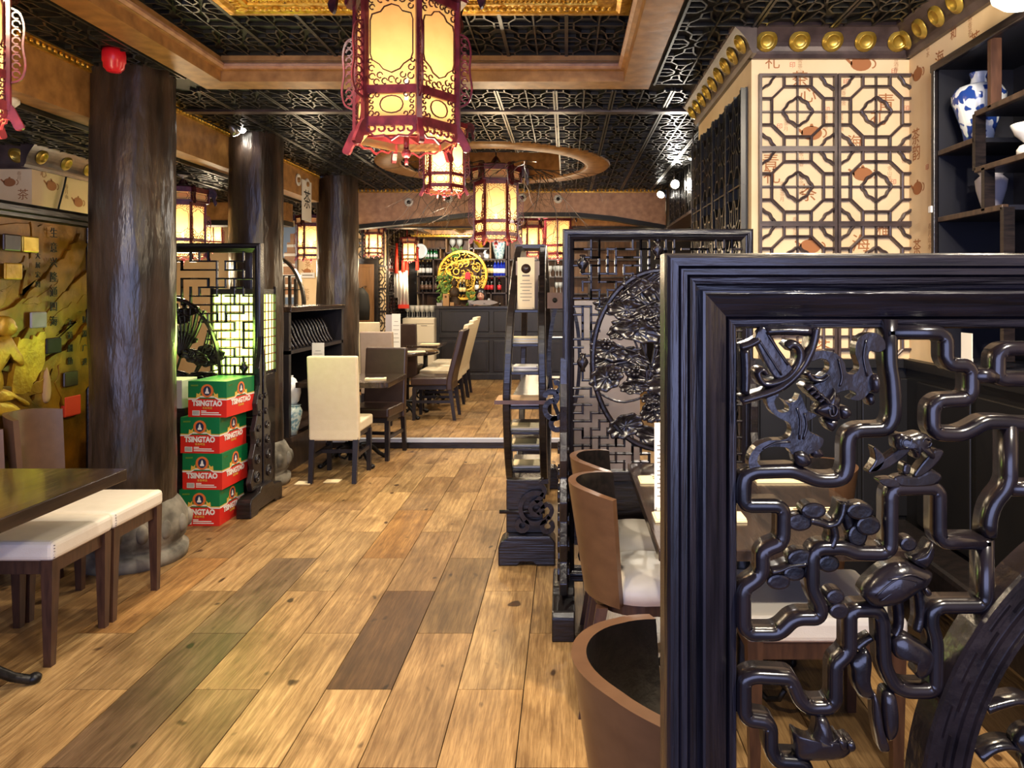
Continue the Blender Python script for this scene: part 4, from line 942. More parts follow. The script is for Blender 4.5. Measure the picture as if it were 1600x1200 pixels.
def table(label, x0, x1, y0, y1, h=.75, base='pedestal', th=.035, z0=0, group=None, round_=False, leg='iron'):
    cx, cy = (x0+x1)/2, (y0+y1)/2
    t = thing('dining_table', label, 'table', (cx, cy, z0), 0, group); w, d = (x1-x0)/2, (y1-y0)/2
    if round_: obj('tabletop', MB().lathe([(w-.01, h-th), (w, h-th+.006), (w, h-.006), (w-.006, h)], 40), 'table_top', t)
    else: obj('tabletop', MB().box(-w, w, -d, d, h-th, h), 'table_top', t, bevel=.004)
    q = MB(); q.lathe([(.03, .06), (.05, .10), (.03, .16), (.028, .40), (.045, .44), (.03, .48), (.03, h-th-.01)], 12); q.box(-w*.6, w*.6, -.03, .03, h-th-.02, h-th); q.box(-.03, .03, -d*.6, d*.6, h-th-.02, h-th); obj('pedestal', q, 'iron', t)
    for i in range(4):
        a = pi/4+i*pi/2; r = min(.36, max(w, d)*.8); c, s_ = cos(a), sin(a)
        q = MB(); q.tube([(c*u*r/.36, s_*u*r/.36, v) for u, v in ((.03, .10), (.08, .15), (.15, .15), (.22, .11), (.29, .05), (.34, .022), (.36, .02))], [.024, .024, .022, .02, .018, .018, .022], 8)
        q.tube([(c*u*r/.36, s_*u*r/.36, v) for u, v in ((.05, .08), (.10, .05), (.15, .07), (.17, .11))], .010, 6); q.ball((c*r, s_*r, .02), .026, 8, sz=.8); obj('foot', q, 'iron', t)
    return t
table('dark wooden table beside the curved chairs, set with napkins and a menu card', .27, 1.02, 2.15, 3.25)
tb = table('dark plank-topped table at the left edge over the white stools', -2.72, -1.88, 2.0, 3.15, th=.05)
def napkin(label, x, y, z, w=.30, d=.10, rz=0, cut=True):
    t = thing('napkin', label, 'napkin', (x, y, z), rz)
    obj('cloth', MB().box(-w/2, w/2, -d/2, d/2, 0, .006).box(-w/2+.005, w/2, -d/2+.01, d/2-.008, .006, .010), 'napkin', t)
    if cut:
        wh = label.split(', ')[-1] if ',' in label else 'behind the tall cream chair'
        f_ = tag(obj('fork', MB().box(-w*.32, w*.30, -.018, -.010, .0, .003).box(w*.22, w*.40, -.024, -.004, .0, .002), 'steel', None, (x, y, z+.0102), rz), 'steel fork lying on the napkin, '+wh, 'fork')
        k_ = tag(obj('knife', MB().box(-w*.32, w*.40, .010, .018, .0, .003), 'steel', None, (x, y, z+.0102), rz), 'steel knife lying on the napkin, '+wh, 'knife')
    return t
napkin('cream napkin with cutlery on the aisle table, farther place setting at the curved chairs', .44, 2.94, .751)
napkin('cream napkin with cutlery on the aisle table, nearer place setting at the curved chairs', .44, 2.45, .751)
napkin('cream napkin with cutlery seen through the fretwork, farther place on the right', .90, 2.95, .751)
napkin('cream napkin with cutlery seen through the fretwork, nearer place on the right', .87, 2.50, .751)
def card(label, x, y, z, w, h, rz=0, m='white', lines=8, cat='menu', logo=False, lean=0):
    t = thing('menu_card', label, cat, (x, y, z), rz)
    b = obj('card', MB().box(-w/2, w/2, -.0015, .0015, 0, h), m, t)
    if lines:
        q = MB()
        for i in range(lines):
            zz = h*(.78-.68*i/lines) if not logo else h*(.55-.45*i/lines); ww = w*(.34 if i % 3 else .22); q.box(-ww, ww, -.0022, -.0015, zz, zz+h*.012)
        obj('printed_lines', q, 'print', t)
    obj('card_stand', MB().box(-w*.4, w*.4, -.02, .02, 0, .012).box(-w*.4, w*.4, .0015, .008, .012, .05), 'plastic_white' if m == 'white' else m, t)
    return t
card('tall white menu card with grey lines standing on the aisle table beside the front screen', X(1036, 2.55), 2.55, .751, .06, .30, 0, 'white', 14)
def stool(label, x, y, w, d):
    t = thing('stool', label, 'stool', (x, y, 0))
    s = obj('seat', MB().box(-w/2, w/2, -d/2, d/2, .425, .505), 'white_leather', t, bevel=.022, seg=3)
    obj('seat_frame', MB().box(-w/2+.02, w/2-.02, -d/2+.02, d/2-.02, .37, .43), 'leg_wood', t)
    for sx in (-1, 1):
        for sy in (-1, 1): obj('leg', MB().taper((sx*(w/2-.03), sy*(d/2-.025), 0), (.030, .030), (sx*(w/2-.03), sy*(d/2-.03), .43), (.048, .048)), 'leg_wood', t)
    q = MB()
    for i in range(5): q.lathe([(.004, 0), (.003, .002), (0, .003)], 6, (w/2-.002, -d/2+.012+i*.0, .44+i*.012))
    obj('stud', q, 'steel', t)
    return t
stool('white padded stool with dark tapered legs, nearer of the pair tucked under the left table', -2.27, 3.135, .44, .395)
stool('white padded stool with dark tapered legs, farther one before the stone column base', -2.27, 3.545, .44, .41)

stool('white padded stool at the near end of the aisle table, seen through the fretwork', .80, 2.46, .50, .42)

def parsons(label, x, y, rz, cover, legm='leg_black', hb=1.0, w=.41, z0=0, group=None, tilt=.05, split=None):
    # faces +y at rz=0 (its back is towards the camera)
    t = thing('dining_chair', label, 'chair', (x, y, z0), rz, group)
    q = MB(); T = .065; k = 8; vs = []
    for i in range(k+1):
        z = .33+(hb-.33)*i/k; off = -tilt*max(0, (z-.45))/.5*1.0
        for xx, yy in ((-w/2, -.20+off), (w/2, -.20+off), (w/2, -.20+T+off), (-w/2, -.20+T+off)): vs.append((xx, yy, z))
    fs = [(i*4+j, i*4+(j+1) % 4, (i+1)*4+(j+1) % 4, (i+1)*4+j) for i in range(k) for j in range(4)]+[(3, 2, 1, 0), (k*4, k*4+1, k*4+2, k*4+3)]
    obj('backrest', MB().add(vs, fs), cover, t, bevel=.014, seg=3)
    obj('seat', MB().box(-w/2+.005, w/2-.005, -.15, .26, .385, .475), split or cover, t, bevel=.018, seg=3)
    obj('seat_frame', MB().box(-w/2+.025, w/2-.025, -.17, .24, .34, .39), legm, t)
    for sx in (-1, 1):
        obj('leg', MB().taper((sx*(w/2-.025), -.225, 0), (.034, .034), (sx*(w/2-.025), -.175, .36), (.042, .042)), legm, t)
        obj('leg', MB().taper((sx*(w/2-.03), .225, 0), (.034, .034), (sx*(w/2-.03), .22, .36), (.042, .042)), legm, t)
        obj('stretcher', MB().box(sx*(w/2-.028)-.01, sx*(w/2-.028)+.01, -.2, .22, .19, .22), legm, t)
    obj('stretcher', MB().box(-w/2+.03, w/2-.03, .005, .025, .19, .22), legm, t)
    return t
parsons('tall cream leather dining chair with its back to us, in front of the raised floor', X(523, 5.85)+.0, 6.02, 0, 'cream', hb=1.005, w=.395)
parsons('dark brown leather dining chair beyond the small table, just before the step', X(600, 6.95)-.02, 6.82, pi-.12, 'brown_leather', hb=.98, w=.40)
t2 = table('small dark table between the tall cream chair and the brown chair', -2.27, -1.49, 6.16, 6.86, th=.045)
napkin('white folded napkin with a fork on the small table behind the tall cream chair', X(586, 6.4), 6.42, .751, .18, .10, .2)
card('white menu card standing behind the tall cream chair back', X(494, 6.3), 6.35, .751, .105, .32, 0, 'white', 8)
Zr = .09
parsons('brown leather chair seen from the side, nearest to the camera on the raised floor', X(694, 8.6)-.22, 8.5, -pi/2-0+pi, 'brown_leather', hb=1.02, w=.44, z0=Zr, tilt=.09) if False else None
def side_chair(label, px, Y, cover, hb=1.02, split=None, group=None, face=pi/2, w=.44, dx=-.15):
    return parsons(label, X(px, Y)+dx, Y, face, cover, hb=hb, w=w, z0=Zr, tilt=.13, split=split, group=group)
side_chair('brown leather chair seen from the side, first of the row on the raised floor', 704, 8.35, 'brown_leather', 1.0)
side_chair('cream chair behind the brown one, second of the row beside the raised tables', 712, 9.15, 'cream', 1.03)
side_chair('cream chair, third of the row, with its back to the bar aisle', 720, 9.75, 'cream', 1.06)
side_chair('cream chair farthest along the row, closest to the dark bar counter', 725, 10.25, 'cream', 1.08)
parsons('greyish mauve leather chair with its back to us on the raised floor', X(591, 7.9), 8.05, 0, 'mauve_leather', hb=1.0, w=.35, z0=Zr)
parsons('cream chair behind the mauve one, partly hidden by the third column', X(572, 9.0)-.02, 9.1, .15, 'cream', hb=1.06, w=.36, z0=Zr)
parsons('dark brown chair standing in front of the white bar fridge', X(638, 9.4), 9.55, 0, 'brown_leather', hb=1.02, w=.24, z0=Zr)
table('round-topped dark table on the raised floor behind the brown chair', X(570, 8.4)-.05, X(685, 8.4), 8.0, 8.9, z0=Zr, round_=True)
table('dark rectangular table on the raised floor nearer the bar', X(640, 9.6), X(692, 9.6), 9.2, 9.9, z0=Zr)
card('upright pink and white menu board between the mauve chair and the brown chair', X(619, 8.55), 8.55, .84, .10, .42, 0, 'white', 6)
card('small pale menu standing just left of the pink menu board', X(608, 8.9), 8.9, .84, .09, .40, 0, 'partition', 0)
napkin('white napkin on the far rectangular table near the bar', X(672, 9.5), 9.5, .84, .24, .12, 0, False)
napkin('pale folded napkin on the round-topped table', X(650, 8.3), 8.25, .84, .22, .12, .3, False)
for i, (px, py) in enumerate(((475, 755), (520, 752), (447, 748))):
    Y_ = 1725/(py-458); 
    if i < 2: tag(obj('floor_patch', MB().box(-.06, .06, -.05, .05, 0, .004), 'napkin', None, (X(px, Y_), Y_, .001)), ['pale paper scrap on the floor under the tall cream chair', 'smaller pale paper scrap on the floor beside the cream chair leg'][i], 'paper')

# ============================================================ BEER CARTONS
def carton(label, x, y, z, rz, tape=True):
    w, d, h = .262, .34, .232; t = thing('beer_carton', label, 'box', (x, y, z), rz)
    # origin at front right bottom corner; extends -x and +y
    zb1 = .118
    obj('carton_top_half', MB().box(-w, 0, 0, d, zb1, h), 'green_card', t); obj('carton_lower_half', MB().box(-w, 0, 0, d, 0, zb1), 'red_card', t)
    def face(sx, L, fr):
        mp = (lambda u, v, n: (-w+u, -.001-n, v)) if fr else (lambda u, v, n: (.001+n, u, v)); P = lambda u, v: (mp(u, v, .001)); rot = (pi/2, 0, 0) if fr else (pi/2, 0, pi/2); c = L/2
        q = MB(); q.sweep([(0, zb1-.004), (c-.075, zb1-.004), (c-.05, zb1+.012), (c+.05, zb1+.012), (c+.075, zb1-.004), (L, zb1-.004)], [(-.003, 0), (.005, 0), (.005, .0008), (-.003, .0008)], mp); obj('white_band', q, 'white', t)
        q = MB(); q.sweep([(0, zb1+.004), (c-.075, zb1+.004), (c-.05, zb1+.020), (c+.05, zb1+.020), (c+.075, zb1+.004), (L, zb1+.004)], [(-.002, 0), (.003, 0), (.003, .0008), (-.002, .0008)], mp)
        for s_ in (-1, 1):
            q.prism([(c+s_*.048, zb1+.012), (c+s_*.075, zb1+.006), (c+s_*.072, zb1+.036), (c+s_*.058, zb1+.030), (c+s_*.045, zb1+.044)], mp, 0, .001)
        obj('gold_band', q, 'gold_ink', t)
        q = MB(); q.prism([(c+.043*cos(a*pi/12), zb1+.052+.043*sin(a*pi/12)) for a in range(24)], mp, 0, .0014); obj('roundel', q, 'orange_ink', t)
        q = MB(); q.prism([(c+.027*cos(a*pi/10), zb1+.052+.031*sin(a*pi/10)) for a in range(20)], mp, 0, .0018); obj('roundel_centre', q, 'navy_ink', t)
        q = MB(); q.prism([(c-.014, zb1+.034), (c+.014, zb1+.034), (c+.013, zb1+.044), (c+.007, zb1+.050), (c+.007, zb1+.060), (c, zb1+.074), (c-.007, zb1+.060), (c-.007, zb1+.050), (c-.013, zb1+.044)], mp, 0, .0024); obj('emblem', q, 'white', t)
        nm = text('brand_lettering', 'TSINGTAO', .048, P(c, .088), rot, 'white', t, .0006, sx=.86 if fr else 1.0); nm.data.offset = .0022
        text('brand_characters', '青島啤酒', .017, P(c, .058), rot, 'gold_ink', t, .0004)
        q = MB(); q.prism([(.02, h-.034), (.068, h-.032), (.068, h-.022), (.02, h-.024)], mp, 0, .0006); obj('corner_print', q, 'leaf', t)
        if fr:
            q = MB(); q.prism([(.03, .010), (.08, .010), (.08, .042), (.03, .042)], mp, 0, .0010); obj('barcode_field', q, 'white', t)
            q = MB()
            for i in range(11): q.prism([(.034+i*.004, .014), (.036+i*.004, .014), (.036+i*.004, .040), (.034+i*.004, .040)], mp, 0, .0015)
            obj('barcode', q, 'print', t)
            q = MB()
            for (ua, ub, va) in ((.09, .125, .036), (.09, .21, .026), (.09, .225, .014)): q.prism([(ua, va), (ub, va), (ub, va+.006), (ua, va+.006)], mp, 0, .0008)
            obj('small_print', q, 'white', t)
    face(1, w, True); face(1, d, False)
    q = MB(); q.box(-w/2-.03, -w/2+.03, .0, d, h, h+.0008); obj('tape', q, 'green_card', t)
    return t
lb = ['bottom', 'second from bottom', 'third from bottom', 'topmost']
sh = [(0, 0, 0), (-.02, .0, .02), (-.045, .0, -.02), (-.01, .0, .06)]
for i in range(4):
    z = i*.233; Yc = 4.74
    px = (343, 347, 343, 354)[i]
    carton(['red and green beer carton at the bottom of the stack, standing on the floor', 'red and green beer carton, second from the bottom of the stack', 'red and green beer carton, third from the bottom, jutting left', 'red and green beer carton on top of the stack under the green glow'][i], X(px, Yc), Yc, z, (-.02, -.05, -.07, -.10)[i])
q = thing('cardboard_box', 'pale grey open cardboard box behind the top beer carton', 'box', (X(270, 5.0), 4.85, .0))
obj('box_body', MB().box(-.10, .14, 0, .2, .74, .92), 'partition', q); obj('flap', MB().box(-.10, .14, 0, .2, .92, .926), 'white', q); obj('box_stand', MB().box(-.12, .16, 0, .22, 0, .74), 'ebony', q)

# green square lantern
gl = thing('lattice_floor_lantern', 'square green lit lantern behind red and black lattice, by the middle column', 'lantern', (X(382, 5.46), 5.46, 0))
gx = .165
obj('stand', MB().box(-gx, gx, -.16, .16, .0, .90), 'ebony', gl, bevel=.005)
obj('light_panel', MB().box(-gx+.012, gx-.012, -.148, .148, .92, 1.49), 'green_light', gl)
q = MB()
for sx in (-1, 1):
    for sy in (-1, 1): q.box(sx*gx-.010, sx*gx+.010, sy*.155-.01, sy*.155+.01, .9, 1.55)
q.box(-gx, gx, -.165, .165, 1.49, 1.53); q.box(-gx, gx, -.165, .165, .9, .925); obj('frame', q, 'ebony', gl)
q = MB()
for sy in (-1, 1):
    for i in range(1, 5): q.box(-gx+.33*i/5-.004, -gx+.33*i/5+.004, sy*.155-.003, sy*.155+.003, .92, 1.49)
    for i in range(1, 9): q.box(-gx, gx, sy*.155-.003, sy*.155+.003, .92+.57*i/9-.004, .92+.57*i/9+.004)
for sx in (-1, 1):
    for i in range(1, 5): q.box(sx*gx-.003, sx*gx+.003, -.155+.31*i/5-.004, -.155+.31*i/5+.004, .92, 1.49)
    for i in range(1, 9): q.box(sx*gx-.003, sx*gx+.003, -.155, .155, .92+.57*i/9-.004, .92+.57*i/9+.004)
obj('lattice', q, 'red_paint', gl)
point('green_glow', (0, -.30, 1.2), 14, (.6, 1, .15), .12, gl)

# ============================================================ LANTERNS
def lantern_proto():
    R = .23; A = R*cos(pi/6); t = thing('palace_lantern', 'x', 'lantern', (0, 0, 0))
    # fret face meshes, built in the plane y=-A facing the camera
    mp = lambda u, v, n: (u, -A-n, v)
    pane = MB().box(-R/2+.014, R/2-.014, -A+.004, -A+.008, -.17, .20).mesh('pane'); pane2 = MB().box(-R/2+.014, R/2-.014, -A+.004, -A+.008, -.30, -.205).mesh('pane')
    w = R/2-.012; pr = [(-.0022, 0), (-.0022, .006), (.0022, .006), (.0022, 0)]
    q = MB()
    arch = [(-w+.012, -.04), (-w+.012, .10), (-w+.02, .125), (-w*.45, .135), (-w*.3, .155), (0, .165), (w*.3, .155), (w*.45, .135), (w-.02, .125), (w-.012, .10), (w-.012, -.04), (w-.02, -.065), (w*.5, -.085), (w*.35, -.105), (0, -.12), (-w*.35, -.105), (-w*.5, -.085), (-w+.02, -.065)]
    q.sweep(arch, pr, mp, closed=True)
    def curl(cx, cz, r, a0): q.sweep(arc(cx, cz, r, a0, a0+290, 7), pr, mp)
    for sx in (-1, 1):
        for (a, b, r) in ((.82, .185, .012), (.45, .185, .013), (.80, .155, .011), (.82, -.10, .012), (.80, -.135, .013), (.48, -.13, .012), (.28, -.155, .012), (.62, -.158, .012), (.88, -.07, .008), (.15, .188, .010)): curl(sx*a*w, b, r, 90 if sx > 0 else 10)
    curl(0, -.148, .013, 0); fret1 = q.mesh('panel_fretwork')
    q = MB(); q.sweep([(.052*cos(u*pi/8)*(1 if abs(cos(u*pi/8)) < .8 else .95), -.252+.036*sin(u*pi/8)) for u in range(16)], pr, mp, closed=True)
    for sx in (-1, 1):
        for sz in (-1, 1):
            for (a, b, r) in ((.84, .036, .010), (.60, .040, .009), (.84, .012, .008)): q.sweep(arc(sx*a*w, -.252+sz*b, r, 90*sz, 90*sz+290, 6), pr, mp)
    fret2 = q.mesh('panel_fretwork')
    q = MB(); pr3 = [(-.004, 0), (-.004, .008), (.004, .008), (.004, 0)]   # bottom skirt
    q.sweep([(-w, -.335), (-w, -.36), (-w*.7, -.385), (-w*.3, -.38), (0, -.40), (w*.3, -.38), (w*.7, -.385), (w, -.36), (w, -.335)], pr3, mp)
    for i in range(5): q.sweep(arc(-w*.8+i*w*.4, -.352, .014, 180, 470, 7), pr3, mp)
    skirt = q.mesh('skirt'); skin_ = MB().box(-w, w, -A+.012, -A+.016, -.375, -.33).mesh('skirt_pane')
    q = MB(); R2 = R*1.16; A2 = R2*cos(pi/6); w2 = R2/2-.008; mp2 = lambda u, v, n: (u, -A2-n, v)   # upper tier
    q.sweep([(-w2, .25), (-w2, .35), (w2, .35), (w2, .25)], pr3, mp2, closed=True); q.sweep([(-w2*.6, .27), (-w2*.75, .30), (-w2*.6, .33), (w2*.6, .33), (w2*.75, .30), (w2*.6, .27)], pr, mp2, closed=True)
    for sx in (-1, 1):
        for sz in (-1, 1): q.sweep(arc(sx*w2*.86, .30+sz*.03, .010, 0, 290, 6), pr, mp2)
    up = q.mesh('upper_fretwork'); upp = MB().box(-w2, w2, -A2+.004, -A2+.008, .25, .35).mesh('upper_pane')
    q = MB()   # corner wing in plane y=0 pointing +x
    wp = lambda u, v, n: (u, n, v)
    q.sweep(cat_rom([(R+.01, .10), (R+.045, .08), (R+.06, .02), (R+.055, -.06), (R+.065, -.14), (R+.05, -.20), (R+.012, -.22)], 3, False), [(-.004, -.004), (-.004, .004), (.004, .004), (.004, -.004)], wp)
    for i in range(8): q.sweep(arc(R+.032, .07-i*.036, .015, 0, 300, 6), [(-.003, -.003), (-.003, .003), (.003, .003), (.003, -.003)], wp)
    wing = q.mesh('corner_wing')
    q = MB(); q.prism(cat_rom([(R*1.16-.02, .40), (R*1.16+.03, .42), (R*1.16+.075, .39), (R*1.16+.09, .34), (R*1.16+.075, .29), (R*1.16+.09, .25), (R*1.16+.07, .21), (R*1.16+.055, .24), (R*1.16+.045, .29), (R*1.16+.02, .31), (R*1.16-.01, .27), (R*1.16-.03, .30)], 3), lambda u, v, n: (u, n, v), -.012, .012); fin = q.mesh('dragon_bracket')
    q = MB(); q.prism(cat_rom([(R-.01, -.30), (R+.02, -.32), (R+.045, -.37), (R+.06, -.41), (R+.03, -.42), (R+.01, -.38), (R-.02, -.37)], 3), lambda u, v, n: (u, n, v), -.010, .010); foot = q.mesh('lower_bracket')
    for i in range(6):
        rz = i*pi/3
        for n1, me1, n2, me2, m2 in (('pane', pane, 'panel_fretwork', fret1, 'rose'), ('pane', pane2, 'panel_fretwork', fret2, 'rose'), ('skirt_pane', skin_, 'skirt', skirt, 'red_paint'), ('upper_pane', upp, 'upper_fretwork', up, 'rose')):
            pn = obj(n1, me1, 'pane', t, rz=rz); obj(n2, me2, m2, pn)
        for nm, me, mm in (('corner_wing', wing, 'red_paint'), ('dragon_bracket', fin, 'rose'), ('lower_bracket', foot, 'red_paint')): obj(nm, me, mm, t, rz=rz)
    q = MB(); hx = lambda r: [(r*cos(pi/3*i), r*sin(pi/3*i)) for i in range(6)]
    def ring(r, z0, z1, th): q.sweep(hx(r), [(0, -z0), (0, -z1), (th, -z1), (th, -z0)], lambda u, v, n: (u, v, -n), closed=True)
    ring(R+.008, .20, .245, .03); ring(R+.006, -.205, -.17, .022); ring(R+.008, -.34, -.30, .03); ring(R2+.012, .345, .40, .05); ring(R2+.008, .235, .26, .035)
    for i in range(6):
        a = pi/3*i; m_ = Matrix.Translation((R*cos(a), R*sin(a), 0)) @ Matrix.Rotation(a, 4, 'Z'); q.box(-.012, .012, -.012, .012, -.34, .245, m_)
        m_ = Matrix.Translation((R2*cos(a), R2*sin(a), 0)) @ Matrix.Rotation(a, 4, 'Z'); q.box(-.012, .012, -.012, .012, .245, .38, m_)
    obj('frame', q, 'red_paint', t)
    q = MB(); q.lathe([(R2*.98, .40), (R2*.6, .43), (.06, .45), (.03, .50), (.012, .52)], 6); obj('roof', q, 'rose', t)
    obj('bulb', MB().lathe([(.003, -.085), (.011, -.10), (.015, -.125), (.012, -.15), (.008, -.165), (.008, -.18)], 12), 'bulb', t)
    q = MB(); q.tube([(0, 0, -.34), (0, 0, -.40)], .012, 6); q.ball((0, 0, -.42), .022, 8); q.tube([(0, 0, -.44), (0, 0, -.47)], .008, 6); q.box(-.19, .19, -.008, .008, -.345, -.325); q.box(-.008, .008, -.19, .19, -.345, -.325); obj('base_cross', q, 'red_paint', t)
    return t
PROTO = lantern_proto()
LN = [  # label, px, py of main panel centre, Y, scale, rot, power, ztop
 ('huge red hexagonal palace lantern glowing in the upper middle, nearest hanging one', 635, 92, 3.1, .95, -.09, 26, 2.88),
 ('small glowing hexagonal lantern hanging just below and behind the huge lantern', 694, 249, 4.4, .52, -.05, 8, 2.75),
 ('dark framed palace lantern hanging from the round ceiling coffer over the step', 775, 320, 7.1, .90, .10, 22, 3.0),
 ('red palace lantern cut off by the left edge near the ceiling', -92, 38, 2.6, .85, .35, 16, 2.75),
 ('palace lantern in the side aisle just right of the big trunk column', 286, 350, 5.9, .70, .30, 11, 2.456),
 ('tiny pair-lit lantern far down the side aisle, left of the middle column', 332, 366, 8.9, .50, 0, 5, 2.456),
 ('bright lantern hanging before the stairs, left of the third column', 486, 372, 8.3, .62, .35, 9, 2.456),
 ('small lantern in front of the octagon lattice above the brown door', 584, 378, 10.4, .50, .2, 6, 2.62),
 ('small lantern with red tassels hanging beside the white towels', 640, 390, 11.4, .46, .5, 6, 2.62),
 ('lantern crowded behind the curved ladder shelf top, left one', 832, 372, 10.3, .66, .1, 9, 2.62),
 ('lantern behind the top corner of the oval ringed screen, right one', 872, 366, 9.5, .80, .5, 10, 2.62),
 ('small distant lamp lantern under the far beam end by the bright spotlights', 1031, 357, 10.8, .36, 0, 5, 2.62)]
for i, (lab, px, py, Y_, s, r, pw, zt) in enumerate(LN):
    loc = (X(px, Y_), Y_, Z(py, Y_)); o = PROTO if i == 0 else dup(PROTO, loc)
    o.location = loc; o.rotation_euler = (0, 0, r+pi/6*0); o.scale = (s, s, s); o['label'] = lab
    q = MB(); q.tube([(0, 0, .50), (0, 0, (zt-loc[2])/s)], .007/s, 6); q.lathe([(.05/s, 0), (.05/s, -.012/s), (.02/s, -.025/s)], 12, (0, 0, (zt-loc[2])/s)); obj('hanging_rod', q, 'plastic_white' if i in (4,) else 'iron', o)
    point('lamp_light', (0, 0, -.12), (10 if i in (0, 2) else 6)*s*s, (1, .80, .52), .03, o)
    if s > .6: point('added_lantern_fill', (0, 0, -.56), pw*.6, (1, .80, .52), .10, o)  # added fill light outside the lantern, brightens the ceiling and surroundings
# twigs in the round coffer
random.seed(9); tw = MB()
def grow(p, d, r, n_):
    if n_ == 0: return
    pts = [p]; 
    for _ in range(4): d = (d+Vector((random.uniform(-.5, .5), random.uniform(-.5, .5), random.uniform(-.45, .3)))*.6).normalized(); pts.append(pts[-1]+d*random.uniform(.05, .11))
    tw.tube(pts, [r, r*.9, r*.8, r*.7, r*.6], 4)
    for _ in range(2): grow(random.choice(pts[2:]), (d+Vector((random.uniform(-1, 1), random.uniform(-1, 1), random.uniform(-.6, .4)))).normalized(), r*.6, n_-1)
for i in range(14):
    a = 2*pi*i/14; grow(Vector((CC[0]+.30*cos(a), CC[1]+.30*sin(a), 2.72)), Vector((cos(a), sin(a), -.1)), .009, 4)
tag(obj('twig_garland', tw, 'twig'), 'bare dark twigs trailing around the lantern under the round ceiling coffer', 'branches')
# track spots
def track_spot(label, x, y, z, tx, ty, tz, pw=30, r=.032):
    t = thing('spot_lamp', label, 'spotlight', (x, y, z)); d = (Vector((tx, ty, tz))-Vector((x, y, z))).normalized(); e = d.to_track_quat('Z', 'Y').to_euler()
    o = obj('lamp_head', MB().lathe([(r*.5, -.05), (r*.7, -.045), (r, 0), (r, .03), (r*.9, .03)], 14), 'trackw', t); o.rotation_euler = e; o = obj('lamp_face', MB().lathe([(r*.86, .024), (r*.86, .034)], 14), 'spot_face', t); o.rotation_euler = e
    obj('ceiling_mount', MB().tube([(0, 0, 0), (0, 0, ZC-z)], .006, 6), 'trackw', t)
    l = spot('lamp_beam', (0, 0, 0), d*1, pw, NEUT, 80, .5, .03); l.parent = t; l.location = d*.06; l.rotation_euler = d.to_track_quat('-Z', 'Y').to_euler()
    return t
track_spot('clear spot lamp clipped at the top of the middle column, left one', X(366, 5.5), 5.5, Z(204, 5.5), -1.5, 7.5, 0, 5)
track_spot('clear spot lamp at the top of the middle column, right one', X(376, 5.55), 5.55, Z(200, 5.55), -.5, 5, 1, 5, .028)
track_spot('bright spot lamp near the ceiling by the black pillar lattice, left one', X(1083, 5.6), 5.6, Z(243, 5.6), 0.2, 5.6, .0, 60)
track_spot('bright spot lamp near the ceiling by the black pillar lattice, right one', X(1095, 5.5), 5.5, Z(234, 5.5), .7, 3.9, .5, 40, .026)
track_spot('dazzling spot lamp at the right end of the far rose beam', X(1034, 8.45), 8.45, Z(302, 8.45), -.3, 6.6, .8, 120, .05)
track_spot('dazzling spot lamp washing the fretted side beam', X(1049, 7.6), 7.4, Z(290, 7.5), 1.2, 6.6, 2.45, 90, .05)
# fire alarm
al = thing('fire_alarm', 'red round fire alarm sounder near the top of the big trunk column', 'alarm', (X(178, 3.77), 3.77, ZC-.004))
o = obj('sounder', MB().lathe([(.052, 0), (.055, .02), (.055, .05), (.050, .055), (.048, .075), (.036, .085), (.034, .09), (.014, .094)], 24), 'alarm', al); o.rotation_euler = (pi, 0, 0); o.scale = (1, 1, 1.25)
tag(obj('smoke_detector', MB().lathe([(.07, 0), (.07, -.02), (.05, -.04), (.02, -.045)], 20, (X(4, 3.6), 3.6, 2.455)), 'plastic_white'), 'white round smoke detector on the aisle ceiling at the left edge', 'detector')
# ============================================================ LEFT MURAL SCREEN
XM = -3.15
mu = thing('gilded_mural_screen', 'black framed gilded relief mural with horse and cliffs at the left edge', 'mural', (0, 0, 0))
ztm = H+3.15/6.1; y1m = -XM*F/(885-148); y0m = 2.3
mm_ = lambda u, v, n: (XM+n, u, v)
pr = [(0, -.03), (0, .03), (.02, .045), (.05, .045), (.06, .03), (.08, .03), (.09, .01), (.09, -.03)]
q = MB(); q.sweep([(y1m, ztm), (y1m, .25), (y0m, .25), (y0m, ztm)][::-1], [(-a, b) for a, b in pr] if False else pr, mm_, closed=True); obj('frame', q, 'ebony', mu)
obj('relief_ground', MB().box(XM-.02, XM, y0m+.08, y1m-.08, .33, ztm-.08), 'mural', mu)
def mp_m(px, py): 
    Y = -XM*F/(885-px); return (Y, Z(py, Y))
def relief(name, pts, m='mural', d=.03, k=3):
    q = MB(); q.dome(cat_rom([mp_m(*p) for p in pts], k), mm_, 0, d*.6, d, .7); return obj(name, q, m, mu)
random.seed(21)
def cliff(pts, d, m='mural'):
    P = []
    for i in range(len(pts)-1):
        a, b = Vector(pts[i]), Vector(pts[i+1])
        for j in range(5): p = a.lerp(b, j/5); P.append((p.x+random.uniform(-2.0, 2.0), p.y+random.uniform(-4, 4)))
    q = MB(); q.prism([mp_m(*p) for p in P], mm_, 0, d); return obj('cliff_relief', q, m, mu, bevel=.004)
cliff([(-60, 350), (45, 350), (40, 420), (20, 440), (0, 480), (-60, 500), (-60, 350)], .012); cliff([(48, 350), (88, 352), (86, 400), (60, 430), (50, 450), (30, 455), (44, 400), (48, 350)], .010)
cliff([(120, 368), (96, 400), (60, 440), (30, 470), (-40, 500), (-40, 560), (20, 520), (60, 500), (110, 440), (134, 380), (120, 368)], .018)
cliff([(132, 420), (100, 450), (60, 500), (40, 510), (10, 560), (60, 560), (100, 500), (134, 470), (132, 420)], .024)
cliff([(60, 515), (40, 530), (20, 530), (10, 620), (40, 610), (60, 570), (62, 530), (60, 515)], .034, 'mural2'); cliff([(134, 500), (110, 530), (90, 560), (80, 600), (96, 640), (134, 600), (134, 500)], .026)
